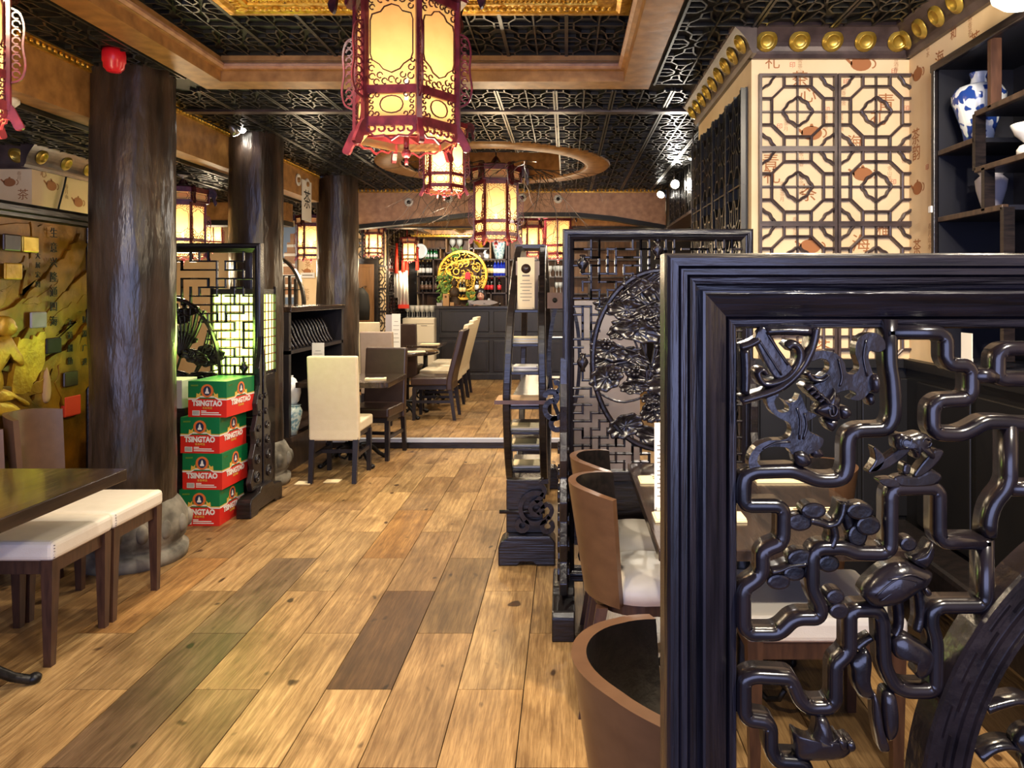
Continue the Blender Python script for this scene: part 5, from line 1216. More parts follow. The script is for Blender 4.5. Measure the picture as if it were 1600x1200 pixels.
cliff([(62, 570), (48, 620), (30, 640), (50, 660), (86, 650), (92, 600), (80, 560), (62, 570)], .022); cliff([(-40, 610), (20, 605), (60, 640), (90, 640), (80, 700), (-40, 720), (-40, 610)], .03)
random.seed(33)
for i in range(9):
    x_, y_ = random.uniform(-20, 120), random.uniform(380, 640); L_ = random.uniform(30, 70); cliff([(x_-L_, y_+L_*.5), (x_, y_), (x_+L_*.5, y_-L_*.5), (x_+L_*.4, y_-L_*.2), (x_+4, y_+14), (x_-L_, y_+L_*.7)] if x_+L_*.5 < 134 else [(60, y_+30), (100, y_), (132, y_-20), (130, y_), (96, y_+20), (62, y_+44), (60, y_+30)], random.uniform(.012, .03), 'mural')
relief('horse_head', [(-10, 528), (4, 524), (10, 530), (18, 545), (27, 560), (28, 570), (20, 572), (10, 560), (0, 556), (-10, 575), (-30, 600), (-50, 600), (-40, 540)], 'mural2', .06)
relief('horse_mane', [(-6, 496), (4, 494), (12, 500), (14, 508), (18, 514), (14, 522), (4, 526), (-8, 520)], 'mural2', .05)
relief('horse_leg', [(-20, 610), (0, 608), (18, 618), (36, 628), (38, 634), (30, 634), (10, 622), (-20, 630)], 'mural2', .05); relief('horse_leg', [(-20, 628), (6, 628), (24, 640), (40, 650), (36, 656), (22, 650), (-20, 650)], 'mural2', .05)
relief('horse_body', [(-120, 560), (-60, 540), (-20, 560), (-4, 600), (-30, 640), (-100, 650)], 'mural2', .06)
for i, (a, b) in enumerate(((8, 379), (37, 382), (10, 424), (50, 500), (74, 540), (101, 592))):
    (yy, zz) = mp_m(a, b); wv = .05
    o = obj('glass_tile', MB().box(XM+.03, XM+.045, yy-.065, yy+.065, zz-.047, zz+.047).box(XM+.0, XM+.03, yy-.03, yy+.03, zz-.03, zz+.03), ['brown_leather', 'blue_glaze', 'mural2', 'partition', 'ink', 'brown_leather'][i] if i != 1 else 'brass', mu, bevel=.008)
for s_, a, b, dz, zs_ in (('生意兴隆通四海', 75, 365, 23, .066), ('大展宏图', 50, 400, 15, .040), ('天道酬勤', 101, 505, 20, .05), ('财源广进', 124, 500, 22, .05)):
    for i, ch in enumerate(s_):
        (yy, zz) = mp_m(a, b+i*dz); text('carved_character', ch, zs_, (XM+.035, yy, zz), (pi/2, 0, pi/2), 'ink', mu, .002)
(yy, zz) = mp_m(66, 600); relief('figure_relief', [(62, 588), (66, 572), (70, 588), (72, 610), (70, 628), (62, 628), (60, 610)], 'cardboard', .04)
obj('red_seal', MB().box(XM, XM+.03, mp_m(94, 630)[0], mp_m(120, 630)[0], mp_m(107, 650)[1], mp_m(107, 618)[1]), 'cloth_red', mu, bevel=.01)

# ============================================================ DISPLAY CABINET ON THE RIGHT WALL
XCb = 1.60
cab = thing('display_cabinet', 'dark open display cabinet with stepped shelves set in the right wall', 'cabinet', (0, 0, 0))
yc = lambda px: XCb*F/(px-885)
def cz_(px, py): return Z(py, yc(px))
Y1c, Y0c = yc(1467), 1.2; ztc = cz_(1467, 109); zbc = 1.22
obj('back_panel', MB().box(1.92, 1.94, Y0c, Y1c, zbc, ztc), 'navy', cab)
q = MB(); q.box(XCb, 1.93, Y0c-.02, Y1c+.02, ztc-.0, ztc+.03).box(XCb, 1.93, Y0c-.02, Y1c+.02, zbc-.03, zbc); q.box(XCb, 1.93, Y1c, Y1c+.03, zbc-.03, ztc+.03).box(XCb, 1.93, Y0c-.03, Y0c, zbc-.03, ztc+.03); obj('body', q, 'navy', cab)
q = MB(); q.box(XCb-.02, XCb, Y0c-.04, Y1c+.04, ztc-.005, ztc+.03); q.box(XCb-.02, XCb, Y1c+.005, Y1c+.03, zbc, ztc); obj('face_frame', q, 'ebony', cab, bevel=.004)
def shelf(pa, pb, z): o = obj('shelf', MB().box(XCb+.02, 1.92, min(yc(pa), yc(pb)), max(yc(pa), yc(pb)), z-.009, z+.009), 'navy', cab); obj('shelf_edge', MB().box(XCb-.006, XCb+.02, min(yc(pa), yc(pb)), max(yc(pa), yc(pb)), z-.011, z+.011), 'shelf_wood', o, bevel=.003)
def upr(px, z0, z1, m='ebony'): obj('upright', MB().box(XCb-.006, XCb+.035, yc(px)-.011, yc(px)+.011, z0, z1), m, cab)
s1, s2, s3, s4 = 2.10, 2.20, 1.98, 1.815
shelf(1467, 1524, s1); shelf(1524, 1900, s2); shelf(1524, 1900, s3); shelf(1467, 1568, s4); shelf(1568, 1900, 1.60); shelf(1467, 1568, 1.5)
upr(1524, s3, s2); upr(1538, s4, s3); upr(1568, 1.25, s4); upr(1548, s2, ztc, 'leg_wood'); upr(1700, s2, ztc)
vz = thing('blue_white_vase', 'tall blue and white blossom vase on the upper shelf of the right cabinet', 'vase', (1.70, 3.035, s1+.012))
k_ = .31
obj('body', MB().lathe([(a*.98, b*.88) for a, b in ((.05, 0), (.055, .01), (.062, .06), (.085, .14), (.103, .20), (.105, .23), (.09, .262), (.05, .28), (.032, .285))], 28), 'blue_glaze', vz); obj('neck', MB().lathe([(.032, 0), (.028, .02), (.034, .04), (.036, .045), (.03, .045)], 20, (0, 0, .250)), 'blue_glaze', vz)
v2 = thing('grey_vase', 'shadowy grey vase on the middle shelf of the right cabinet', 'vase', (1.72, 2.98, s4+.012)); obj('body', MB().lathe([(.03, 0), (.035, .02), (.055, .09), (.06, .13), (.04, .15), (.05, .165)], 20), 'partition', v2); obj('foot_ring', MB().lathe([(.034, 0), (.034, .012)], 16), 'print', v2)
bw = thing('white_bowl', 'white tea bowl on a pale stand at the right edge of the cabinet shelf', 'bowl', (1.665, 2.62, s3+.012)); obj('bowl', MB().lathe([(.025, .04), (.03, .045), (.06, .075), (.075, .11), (.071, .11), (.055, .078)], 20), 'porcelain', bw); obj('stand', MB().lathe([(.055, 0), (.055, .02), (.045, .035), (.03, .04)], 16), 'white', bw)
tag(obj('cabinet_catch', MB().box(XCb-.03, XCb-.02, Y1c+.01, Y1c+.035, cz_(1466, 332), cz_(1466, 332)+.03), 'white', None, bevel=.003), 'small white door catch on the left edge of the right cabinet', 'catch')
sc_ = thing('wall_sconce', 'glowing white bell shaped wall lamp above the right display cabinet', 'lamp', (1.50, 2.42, 2.52)); obj('shade', MB().lathe([(.03, .14), (.05, .12), (.085, .06), (.10, 0), (.09, -.05), (.06, -.075), (.02, -.08)], 24), 'sconce', sc_); obj('bracket', MB().tube([(0, 0, .12), (.06, 0, .15), (.13, 0, .12)], .008, 8).lathe([(.03, 0), (.03, .01)], 12, (.12, 0, .11)), 'brass', sc_)
point('sconce_light', (-.02, 0, -.14), 8, (1, .85, .65), .05, sc_)
# banquette along the right wall
bq = thing('banquette', 'black leather banquette seat running along the right wall behind the front screen', 'bench', (0, 0, 0)); obj('seat', MB().box(1.40, 1.57, 1.3, 3.40, .30, .46), 'black_leather', bq, bevel=.02); obj('plinth', MB().box(1.44, 1.57, 1.3, 3.40, 0, .30), 'ebony', bq)
cd = card('white slip of card leaning on the ledge of the black wainscot', X(1467, 3.0)+.0, 2.95, 1.19, .08, .15, 0, 'white', 0); cd.location.x = 1.605; cd.rotation_euler = (0, 0, -pi/2)

# ============================================================ CURVED LADDER SHELF
cs = thing('ladder_shelf', 'tall curved black ladder-like shelf on a block foot, holding papers and a menu', 'shelf', (0, 0, 0))
YcS, ZcS, RS = 4.92, 1.0, .82
def sx_(z, side): # rails lean together towards the top
    f = max(0, min(1, (z-.9)/.92)); return (-.357+.034*f) if side < 0 else (-.112-.018*f)
for side in (-1, 1):
    q = MB(); n = 64; vs = []
    for i in range(n):
        a = 2*pi*i/n; 
        for (rr, dx) in ((RS, 0), (RS, .042), (RS-.085, .042), (RS-.085, 0)):
            y_, z_ = YcS+rr*cos(a), ZcS+rr*sin(a); xx = sx_(z_, side)+(dx if side < 0 else -dx); vs.append((xx, y_, z_))
    q.add(vs, [(i*4+j, i*4+(j+1) % 4, ((i+1) % n)*4+(j+1) % 4, ((i+1) % n)*4+j) for i in range(n) for j in range(4)], False); obj('curved_rail', q, 'ebony', cs, bevel=.006)
def chord(z, r=RS-.02): return YcS-sqrt(max(.001, r*r-(z-ZcS)**2)), YcS+sqrt(max(.001, r*r-(z-ZcS)**2))
SH = [1.595, 1.405, 1.215, 1.06, .865, .715, .61, .46]
for i, z in enumerate(SH):
    a, b = chord(z); b = min(b, a+.42) if i != 4 else b
    obj('shelf', MB().box(-.335, -.13, a, b, z-.018, z), 'ebony', cs, bevel=.003)
obj('shelf', MB().box(-.33, -.14, YcS-.17, YcS+.17, ZcS+RS-.03, ZcS+RS-.005), 'ebony', cs)
q = MB(); q.box(-.335, -.13, YcS-.40, YcS+.40, .235, .262); obj('seat_board', q, 'ebony_h', cs)
prf = [(-.375, 0), (-.375, .10), (-.36, .135), (-.335, .15), (-.32, .165), (-.09, .165), (-.075, .15), (-.06, .13), (-.06, 0), (-.16, 0), (-.19, .02), (-.25, .02), (-.27, 0)]
for yy in (4.04, 5.62): q = MB(); q.prism(prf, lambda u, v, n: (u, yy+n, v), 0, .14); obj('foot', q, 'ebony_h', cs, bevel=.008)
obj('post', MB().box(-.335, -.13, 4.10, 4.16, .165, .46), 'ebony', cs, bevel=.004); obj('post', MB().box(-.335, -.13, 5.66, 5.72, .165, .46), 'ebony', cs); obj('cross_rod', MB().tube([(-.372, 4.09, .285), (-.12, 4.09, .285)], .011, 8), 'ebony_h', cs)
q = MB(); mpb = lambda u, v, n: (u, 4.085-n, v); w0 = [(-.012, 0), (-.012, .02), (.012, .02), (.012, 0)]
q.sweep(arc(-.17, .31, .085, 60, 330, 18), w0, mpb); q.sweep(arc(-.165, .31, .035, 0, 300, 12), w0, mpb); q.sweep(cat_rom([(-.17, .345), (-.12, .40), (-.14, .45), (-.10, .46)], 4, False), w0, mpb); q.sweep(arc(-.245, .215, .03, 100, 420, 10), w0, mpb); q.sweep(arc(-.105, .21, .03, 100, 420, 10), w0, mpb); q.sweep(cat_rom([(-.16, .28), (-.11, .33), (-.08, .30), (-.10, .25)], 4, False), w0, mpb)
obj('scroll_bracket', q, 'carved', cs)
q = MB()
for (cx, cz, r, a0, a1) in ((-.06, .93, .045, 90, 330), (-.075, .99, .03, -60, 180), (-.045, .86, .03, 90, 300), (-.05, 1.04, .022, -90, 120)): q.sweep(arc(cx, cz, r, a0, a1, 10), w0, lambda u, v, n: (u, 3.62-n, v))
tag(obj('scroll_finial', q, 'carved'), 'small black scrolled finial between the ladder shelf and the oval ringed screen', 'ornament')
a, _ = chord(1.405)
mn = card('cream menu with round purple stamp standing on the ladder shelf', -.235, a+.05, 1.407, .10, .30, 0, 'napkin', 7, logo=True); q = MB(); q.lathe([(.028, 0), (.028, .001)], 20); o = obj('stamp', q, 'brown_leather', mn, (0, -.0022, .235)); o.rotation_euler = (pi/2, 0, 0); obj('stamp_caption', MB().box(-.022, .022, -.0024, -.0016, .190, .199), 'print', mn)
bb = tag(obj('back_board', MB().box(-.30, -.16, a+.14, a+.15, 1.405, 1.69), 'mauve_leather'), 'pale wooden board standing behind the cream menu on the ladder shelf', 'board')
def papers(label, z, w=.15, n=4, dy=.05, m='white'):
    a, _ = chord(z); t = thing('paper_stack', label, 'papers', (-.235, a+dy+.08, z+.001))
    random.seed(int(z*100))
    for i in range(n): q = MB(); q.box(-w/2, w/2, -.08, .08, i*.008, i*.008+.006); o = obj('paper', q, m if i % 2 else 'white', t, rz=random.uniform(-.08, .08))
    return t
papers('neat stack of papers on the ladder shelf below the menu', 1.215, .19, 4, m='napkin'); papers('loose folded papers on the ladder shelf, under the neat stack', 1.06, .14, 3, m='partition'); papers('single newspaper on the ladder shelf above the wide tray board', .868, .16, 2, .0, 'partition')
papers('yellowish papers on the ladder shelf below the tray board', .715, .17, 2, m='napkin'); papers('paper sheets on the second lowest level of the ladder shelf', .61, .17, 2, m='napkin'); papers('patterned paper on the lowest level of the ladder shelf', .46, .17, 2, m='napkin')
a, _ = chord(.90); tr = thing('tray_board', 'wide brown tray board sticking out both sides of the ladder shelf', 'tray', (-.235, a+.10, .885)); obj('board', MB().box(-.165, .155, -.13, .13, 0, .012), 'cardboard', tr); obj('edge', MB().box(-.166, .156, -.134, -.13, -.004, .018), 'chair_wood', tr)
# second ring shelf farther back
r2 = thing('ring_shelf', 'slender black ring shelf with white things between ladder shelf and oval screen', 'shelf', (0, 0, 0))
q = MB(); q.sweep([(X(882, 5.6)+.115*cos(2*pi*i/40), Z(560, 5.6)+.46*sin(2*pi*i/40)) for i in range(40)], [(-.014, 0), (-.014, .03), (.014, .03), (.014, 0)], XZ(5.6), closed=True); obj('ring', q, 'ebony', r2)
for py in (527, 590): obj('shelf', MB().box(X(862, 5.6), X(880, 5.6)+.06, 5.55, 5.7, Z(py, 5.6)-.012, Z(py, 5.6)), 'ebony', r2)
obj('post', MB().box(X(878, 5.6), X(882, 5.6), 5.58, 5.6, 0, Z(640, 5.6)), 'ebony', r2)
pp = struct('wall_partition', MB().box(X(879, 5.9), X(1000, 5.9), 5.9, 5.96, .0, Z(470, 5.9)), 'partition')
cdh = thing('leaflet_holder', 'brown leaflet card with a dark dot hanging beside the ladder shelf', 'leaflet', (X(867, 5.3), 5.3, Z(482, 5.3))); obj('card', MB().box(-.055, .055, 0, .004, 0, .115), 'tan_leather', cdh); o = obj('dot', MB().lathe([(.018, 0), (.018, .002)], 16), 'ink', cdh, (0, -.002, .06)); o.rotation_euler = (pi/2, 0, 0)
obj('hook_wire', MB().tube([(0, .002, .115), (0, .05, .30), (0, .35, .36)], .003, 6), 'iron', cdh)

# ============================================================ SIDEBOARD BETWEEN THE COLUMNS
sb = thing('sideboard', 'dark sideboard with a row of glossy curved slats between middle and far columns', 'sideboard', (0, 0, 0))
XS, ya, yb_ = -2.30, 6.10, 7.58
obj('top', MB().box(-2.9, XS+.02, ya, yb_, 1.34, 1.385), 'table_top', sb, bevel=.006); obj('back_panel', MB().box(-2.9, -2.86, ya, yb_, .1, 1.34), 'bar_wood', sb)
obj('shelf', MB().box(-2.86, XS, ya, yb_, .99, 1.02), 'bar_wood', sb); obj('shelf', MB().box(-2.86, XS+.02, ya, yb_, .26, .30), 'shelf_wood', sb); obj('plinth', MB().box(-2.86, XS-.02, ya, 7.10, 0, .26), 'shelf_wood', sb)
for y_ in (ya, yb_-.05): obj('upright', MB().box(-2.88, XS, y_, y_+.05, .3, 1.34), 'bar_wood', sb)
sl = MB(); sl.tube(cat_rom([(-2.42, 0, 1.26), (-2.38, 0, 1.20), (-2.35, 0, 1.12), (-2.30, 0, 1.03)], 3, False), [.012]*10, 6); slm = sl.mesh('curved_slat')
for i in range(14): obj('curved_slat', slm, 'carved', sb, (0, 6.12+i*.085, 0))
def vase(label, x, y, z, s, m, prof, m2=None):
    t = thing('vase', label, 'vase', (x, y, z)); obj('body', MB().lathe([(a*s, b*s) for a, b in prof], 24), m, t); obj('rim', MB().lathe([(prof[-1][0]*s, prof[-1][1]*s), (prof[-1][0]*s*1.15, prof[-1][1]*s+.012*s), (prof[-1][0]*s*.9, prof[-1][1]*s+.012*s)], 20), m2 or m, t); return t
vase('grey patterned pot with a white lid on the lower sideboard shelf, upper one', X(452, 6.25), 6.28, .55, 1.0, 'porcelain', [(.05, 0), (.07, .03), (.085, .10), (.08, .16), (.055, .19), (.045, .215), (.02, .235)])
vase('grey and blue patterned jar below the lidded pot on the sideboard shelf', X(453, 6.2), 6.24, .302, 1.0, 'celadon', [(.045, 0), (.055, .05), (.08, .14), (.088, .2), (.07, .24)])
# ring chair shape on top and things behind
hp = thing('hoop_shelf', 'round black hoop shelf standing behind the sideboard below the stairs', 'shelf', (0, 0, 0)); Yh = 8.1
q = MB(); q.sweep(arc(X(428, Yh), Z(478, Yh), .34, 0, 120, 20, .54), [(-.016, 0), (-.016, .05), (.016, .05), (.016, 0)], XZ(Yh)); obj('hoop', q, 'ebony', hp)
for px in (442, 452, 461): obj('post', MB().box(X(px, Yh)-.014, X(px, Yh)+.014, Yh, Yh+.03, Z(478, Yh), Z(430 if px < 460 else 436, Yh)), 'ebony', hp)
for py in (430, 452): obj('shelf', MB().box(X(436, Yh), X(468, Yh), Yh, Yh+.05, Z(py, Yh)-.01, Z(py, Yh)), 'ebony', hp)
obj('base', MB().box(X(425, Yh), X(480, Yh), Yh-.03, Yh+.1, 0.09, Z(478, Yh)), 'ebony', hp)
st = struct('wall_stair', MB().box(X(425, 10.6), X(463, 10), 10.6, 10.65, .1, 2.46), 'lightwall')
ss = thing('staircase', 'pine staircase with pale nosings rising behind the hoop shelf', 'stairs', (0, 0, 0))
for i, py in enumerate((384, 398, 414, 431, 446, 462)):
    Y_ = 9.9-.10*i; x0_, x1_ = X((449, 444, 440, 438, 436, 434)[i], Y_), X(463, Y_)
    obj('tread', MB().box(x0_, x1_, Y_-.02, Y_+.25, Z(py, Y_)-.02, Z(py, Y_)+.015), 'white', ss); obj('riser', MB().box(x0_, x1_, Y_+.10, Y_+.12, Z(py, Y_), Z(py, Y_)+.17), 'pine', ss)
wb = struct('wall_end', MB().box(X(463, 9.4), X(503, 9.4), 9.4, 9.5, .09, 2.46), 'paper')
wallpaper_text(wb, 'front', 9.4, [(X(480, 9.4), Z(424, 9.4), 'pot', .10, 'paper_ink'), (X(478, 9.4), Z(405, 9.4), 'pot', .08, 'paper_ink2'), (X(479, 9.4), Z(461, 9.4), '茶\n春', .08, 'paper_ink2'), (X(481, 9.4), Z(414, 9.4), '茶', .08, 'paper_ink')])
struct('trim_17', MB().box(X(462, 9.38), X(465, 9.38), 9.36, 9.4, .09, 2.4), 'lattice')
sg = tag(obj('wall_sign', MB().box(X(469, 9.35), X(491, 9.35), 9.36, 9.38, Z(434, 9.35), Z(426, 9.35)), 'white'), 'small white nameplate on the yellow wallpaper left of the far column', 'sign')
obj('printed_lines', MB().box(X(472, 9.35), X(488, 9.35), 9.357, 9.36, Z(430.8, 9.35), Z(429.2, 9.35)), 'print', sg)
# aisle sash lights: pale windows on the yellow beam beyond the middle column
for i, (px, py, w_, h_) in enumerate(((468, 281, .06, .12), (482, 288, .06, .12))):
    Y_ = -2.58*F/(px-885); t = thing('beam_downlight', ['white oval lamp on the yellow beam between middle and far columns, nearer', 'white oval lamp on the yellow beam between middle and far columns, farther'][i], 'lamp', (-2.598, Y_, Z(py, Y_)))
    o = obj('ring', MB().lathe([(.06, 0), (.06, .012), (.045, .014), (.04, .004)], 16), 'plastic_white', t); o.rotation_euler = (0, pi/2, 0); o = obj('lens', MB().lathe([(.025, 0), (.025, .02), (0, .024)], 12), 'gold_paint', t); o.rotation_euler = (0, pi/2, 0)
pl_ = thing('white_picture', 'white framed calligraphy strip on the yellow beam against the far column', 'picture', (-2.597, 7.35, 2.42)); obj('sheet', MB().box(0, .006, -.13, .13, -.20, .20), 'white', pl_); text('calligraphy', '茶', .2, (.008, 0, 0), (pi/2, 0, pi/2), 'ink', pl_)
# ============================================================ BAR
YBR = 12.0
bc = thing('bar_counter', 'long dark panelled bar counter in front of the bottle shelves', 'counter', (0, 0, Zr))
bx0, bx1, hb = X(680, YBR), 1.3, Z(478, YBR)-Zr
obj('counter_top', MB().box(bx0-.03, bx1, YBR-.06, YBR+.33, hb-.05, hb), 'ebony', bc, bevel=.008); obj('carcass', MB().box(bx0, bx1, YBR, YBR+.5, 0, hb-.05), 'bar_wood', bc)
obj('upper_rail', MB().box(bx0, bx1, YBR-.025, YBR, .68, .75), 'bar_wood', bc, bevel=.008); obj('plinth', MB().box(bx0, bx1, YBR-.03, YBR, 0, .10), 'bar_wood', bc, bevel=.006); obj('end_post', MB().box(bx0, bx0+.07, YBR-.03, YBR, .0, hb-.05), 'bar_wood', bc)
for i in range(4):
    a = bx0+.10+i*.85; obj('lower_panel', MB().box(a, a+.78, YBR-.022, YBR, .13, .64), 'bar_wood', bc, bevel=.01); obj('upper_panel', MB().box(a, a+.78, YBR-.02, YBR, .78, hb-.09), 'bar_wood', bc, bevel=.01)
    obj('panel_moulding', MB().sweep(rect(a+.04, a+.74, .17, .60), [(0, 0), (0, .01), (.012, .01), (.012, 0)], XZ(YBR-.022), closed=True), 'bar_wood', bc)
fg = thing('bar_fridge', 'white under-counter fridge with wine glasses on top, left of the bar', 'fridge', (0, 0, Zr)); fx0, fx1, Yf = X(629, 11.8), X(679, 11.8), 11.8; hf = Z(497, Yf)-Zr
obj('cabinet', MB().box(fx0, fx1, Yf, Yf+.5, .04, hf), 'fridge', fg, bevel=.01); obj('door', MB().box(fx0+.005, fx1-.005, Yf-.03, Yf, .06, hf-.10), 'fridge', fg, bevel=.008); obj('control_panel', MB().box(fx0+.005, fx1-.005, Yf-.025, Yf, hf-.09, hf-.01), 'fridge', fg, bevel=.005); obj('door_handle', MB().box(fx0+.30, fx0+.40, Yf-.034, Yf-.028, hf-.125, hf-.115), 'print', fg); obj('plinth', MB().box(fx0+.02, fx1-.02, Yf+.02, Yf+.48, 0, .04), 'print', fg)
side = thing('wall_cabinet', 'grey low cabinet between the brown door and the fridge', 'cabinet', (X(613, 11.6), 11.75, Zr)); obj('body', MB().box(-.10, .10, -.1, .3, 0, .86), 'partition', side); obj('door', MB().box(-.09, .09, -.112, -.1, .05, .82), 'partition', side, bevel=.004)
# shelving
YSH = 13.4
sx0 = X(641, YSH); zt = Z(371, YSH); zb_ = Z(478, YSH)
su = thing('bar_shelving', 'dark wooden shelving full of bottles and ornaments behind the bar', 'shelving', (0, 0, 0))
obj('back_panel', MB().box(sx0, 1.3, YSH+.30, YSH+.32, Zr, zt), 'shelf_back', su)
def sh_(px0, px1, py, m='shelf_wood'): obj('shelf', MB().box(X(px0, YSH), X(px1, YSH), YSH, YSH+.30, Z(py, YSH)-.025, Z(py, YSH)), m, su)
def up_(px, py0, py1, m='shelf_edge'): obj('upright', MB().box(X(px, YSH)-.012, X(px, YSH)+.012, YSH, YSH+.30, Z(py1, YSH), Z(py0, YSH)), m, su)
sh_(641, 1000, 371); sh_(641, 697, 404); sh_(641, 678, 430.5); sh_(641, 690, 456.5); sh_(662, 697, 387); sh_(697, 733, 394); sh_(733, 766, 387); sh_(739, 792, 404.5); sh_(751, 792, 431); sh_(751, 792, 457); sh_(795, 1000, 405); sh_(795, 1000, 432); sh_(795, 1000, 458); sh_(880, 1000, 388)
for a, b, c in ((641, 371, 478), (662, 371, 404), (697, 371, 394), (733, 371, 394), (688, 387, 404), (766, 371, 404), (740, 387, 404), (791, 371, 478), (795, 371, 478), (752, 404, 478), (677, 404, 456), (654, 430, 456), (689, 456, 478), (661, 456, 478), (773, 431, 457), (767, 457, 478), (840, 371, 478), (880, 371, 478), (920, 371, 478)): up_(a, b, c, 'shelf_edge' if c < 406 else 'shelf_wood')
obj('cupboard_base', MB().box(sx0, 1.3, YSH-.02, YSH+.3, Zr, zb_), 'bar_wood', su)
def bottle_proto(gm, lm, label, group, s=1.0, squat=False):
    t = thing('wine_bottle', label, 'bottle', (0, 0, 0), 0, group, s)
    obj('body', MB().lathe([(.036, 0), (.038, .01), (.038, .175), (.034, .20), (.016, .225), (.0145, .28), (.016, .285), (.016, .295)], 14), gm, t); obj('label', MB().lathe([(.0388, .05), (.0388, .135)], 14), lm, t); obj('cap', MB().lathe([(.0165, .25), (.0168, .297), (.005, .299)], 10), lm if lm != 'white' else 'label_gold', t)
    return t
def bottles(row, label, group, gm, lm, y=YSH+.10, s=1.0, name=None):
    p = None
    for px, py in row:
        loc = (X(px, y), y, Z(py, YSH)+.001)
        i = row.index((px, py)); lab = label+(', '+['leftmost', 'second from left', 'third from left', 'fourth from left', 'fifth from left'][i] if len(row) > 1 else '')
        if p is None: p = bottle_proto(gm, lm, lab, group, s); p.location = loc; p.rotation_euler = (0, 0, random.random())
        else: dup(p, loc, random.random(), lab)
bottles([(643+i*5.2, 430.5) for i in range(2)], 'dark bottle with cream label at the left end of the upper row', 'cream labelled wine bottles at the left end of the upper row', 'bottle_dark', 'white')
bottles([(655.5+i*5.2, 430.5) for i in range(2)]+[(668, 430.5), (673, 430.5)], 'dark bottle with white label by the red tassel, upper row', 'white labelled bottles beside the red tassel', 'bottle_dark', 'white', s=1.02)
bottles([(644.5, 456.5), (649.5, 456.5)], 'dark bottle with white label, left end of the lower row', 'white labelled bottles at the left end of the lower row', 'bottle_dark', 'white')
bottles([(659.5, 456.5), (666, 456.5), (672, 456.5), (681, 456.5), (686, 456.5)], 'dark wine bottle with pinkish label in the lower left row', 'pinkish labelled bottles in the lower left row', 'bottle_dark', 'tan_leather')
bottles([(665, 404), (669, 404), (674, 404), (679, 404), (682, 404)], 'small green beer bottle on the upper left bar shelf', 'green beer bottles on the upper left shelf', 'bottle_green', 'porcelain', s=.62)
bottles([(757, 431), (762.5, 431), (768, 431)], 'wine bottle with wide cream label in the upper right row', 'cream labelled bottles in the upper right row', 'bottle_dark', 'label_gold', s=1.05)
bottles([(773.5, 431), (778.5, 431), (783.5, 431), (788, 431)], 'blue glass bottle with white label on the upper right bar shelf', 'blue bottles on the upper right shelf', 'bottle_blue', 'porcelain', s=1.0)
bottles([(756, 457), (762, 457), (768.5, 457), (780, 457)], 'dark bottle with red label in the lower right row', 'red labelled bottles in the lower right row', 'bottle_dark', 'label_red', s=1.0)
bottles([(786, 457)], 'shorter dark bottle with red and white decoration at the right end of the lower row', None, 'bottle_dark', 'label_red', s=.8) if False else None
bottles([(745, 457)], 'single bottle with white label and red cap right of the golden dragon disc', 'single bottle right of the golden disc', 'bottle_dark', 'white', y=YSH-.05)
bottles([(719.5, 460), (725, 460)], 'amber labelled bottle under the golden dragon disc', 'amber labelled bottles under the golden disc', 'bottle_dark', 'label_gold', y=YSH-.1, s=.9)
def glass_proto(label, group, s=1):
    t = tag(obj('wine_glass', MB().lathe([(.033, 0), (.032, .003), (.005, .008), (.004, .07), (.02, .085), (.036, .11), (.038, .135), (.033, .165), (.031, .165), (.034, .135), (.030, .11), (.004, .09)], 14), 'glass'), label, 'glass', group); t.scale = (s, s, s); return t
g0 = glass_proto('clear upturned wine glass in the crowd of glasses on the white fridge', 'wine glasses on the white fridge', 1.2)
random.seed(4); k = 0
for r in range(3):
    for i in range(6):
        g = g0 if k == 0 else g0.copy()
        if k: COL.objects.link(g)
        g['label'] = 'upturned wine glass on the white fridge, %s row, %s' % (('front', 'middle', 'back')[r], ('leftmost', 'second from left', 'third from left', 'third from right', 'second from right', 'rightmost')[i])
        g.location = (X(637+i*7.6+(r % 2)*3, 11.95+r*.12), 11.93+r*.13, Z(497, Yf)+.001); k += 1
g1 = glass_proto('large wine glass on the top bar shelf above the green plant', 'two large glasses on the top shelf', 1.5); g1.location = (X(707, YSH+.1), YSH+.1, Z(394, YSH)+.001); g = g1.copy(); COL.objects.link(g); g.location.x = X(718, YSH+.1); g['label'] = 'large wine glass on the top bar shelf, right one of two'; g1['label'] = 'large wine glass on the top bar shelf, left one of two'
g1 = glass_proto('wine glass on the bar shelves beyond the ladder shelf', 'wine glasses beyond the ladder shelf', 1.2)
for i, (px, py) in enumerate(((868, 432), (873, 432), (878, 432), (870, 458), (876, 458), (860, 432))):
    g = g1 if i == 0 else g1.copy()
    if i: COL.objects.link(g)
    g['label'] = 'wine glass beyond the ladder shelf, '+('upper shelf second one', 'upper shelf third one', 'upper shelf rightmost', 'lower shelf left one', 'lower shelf right one', 'upper shelf leftmost')[i]
    g.location = (X(px, YSH+.1), YSH+.1, Z(py, YSH)+.001)
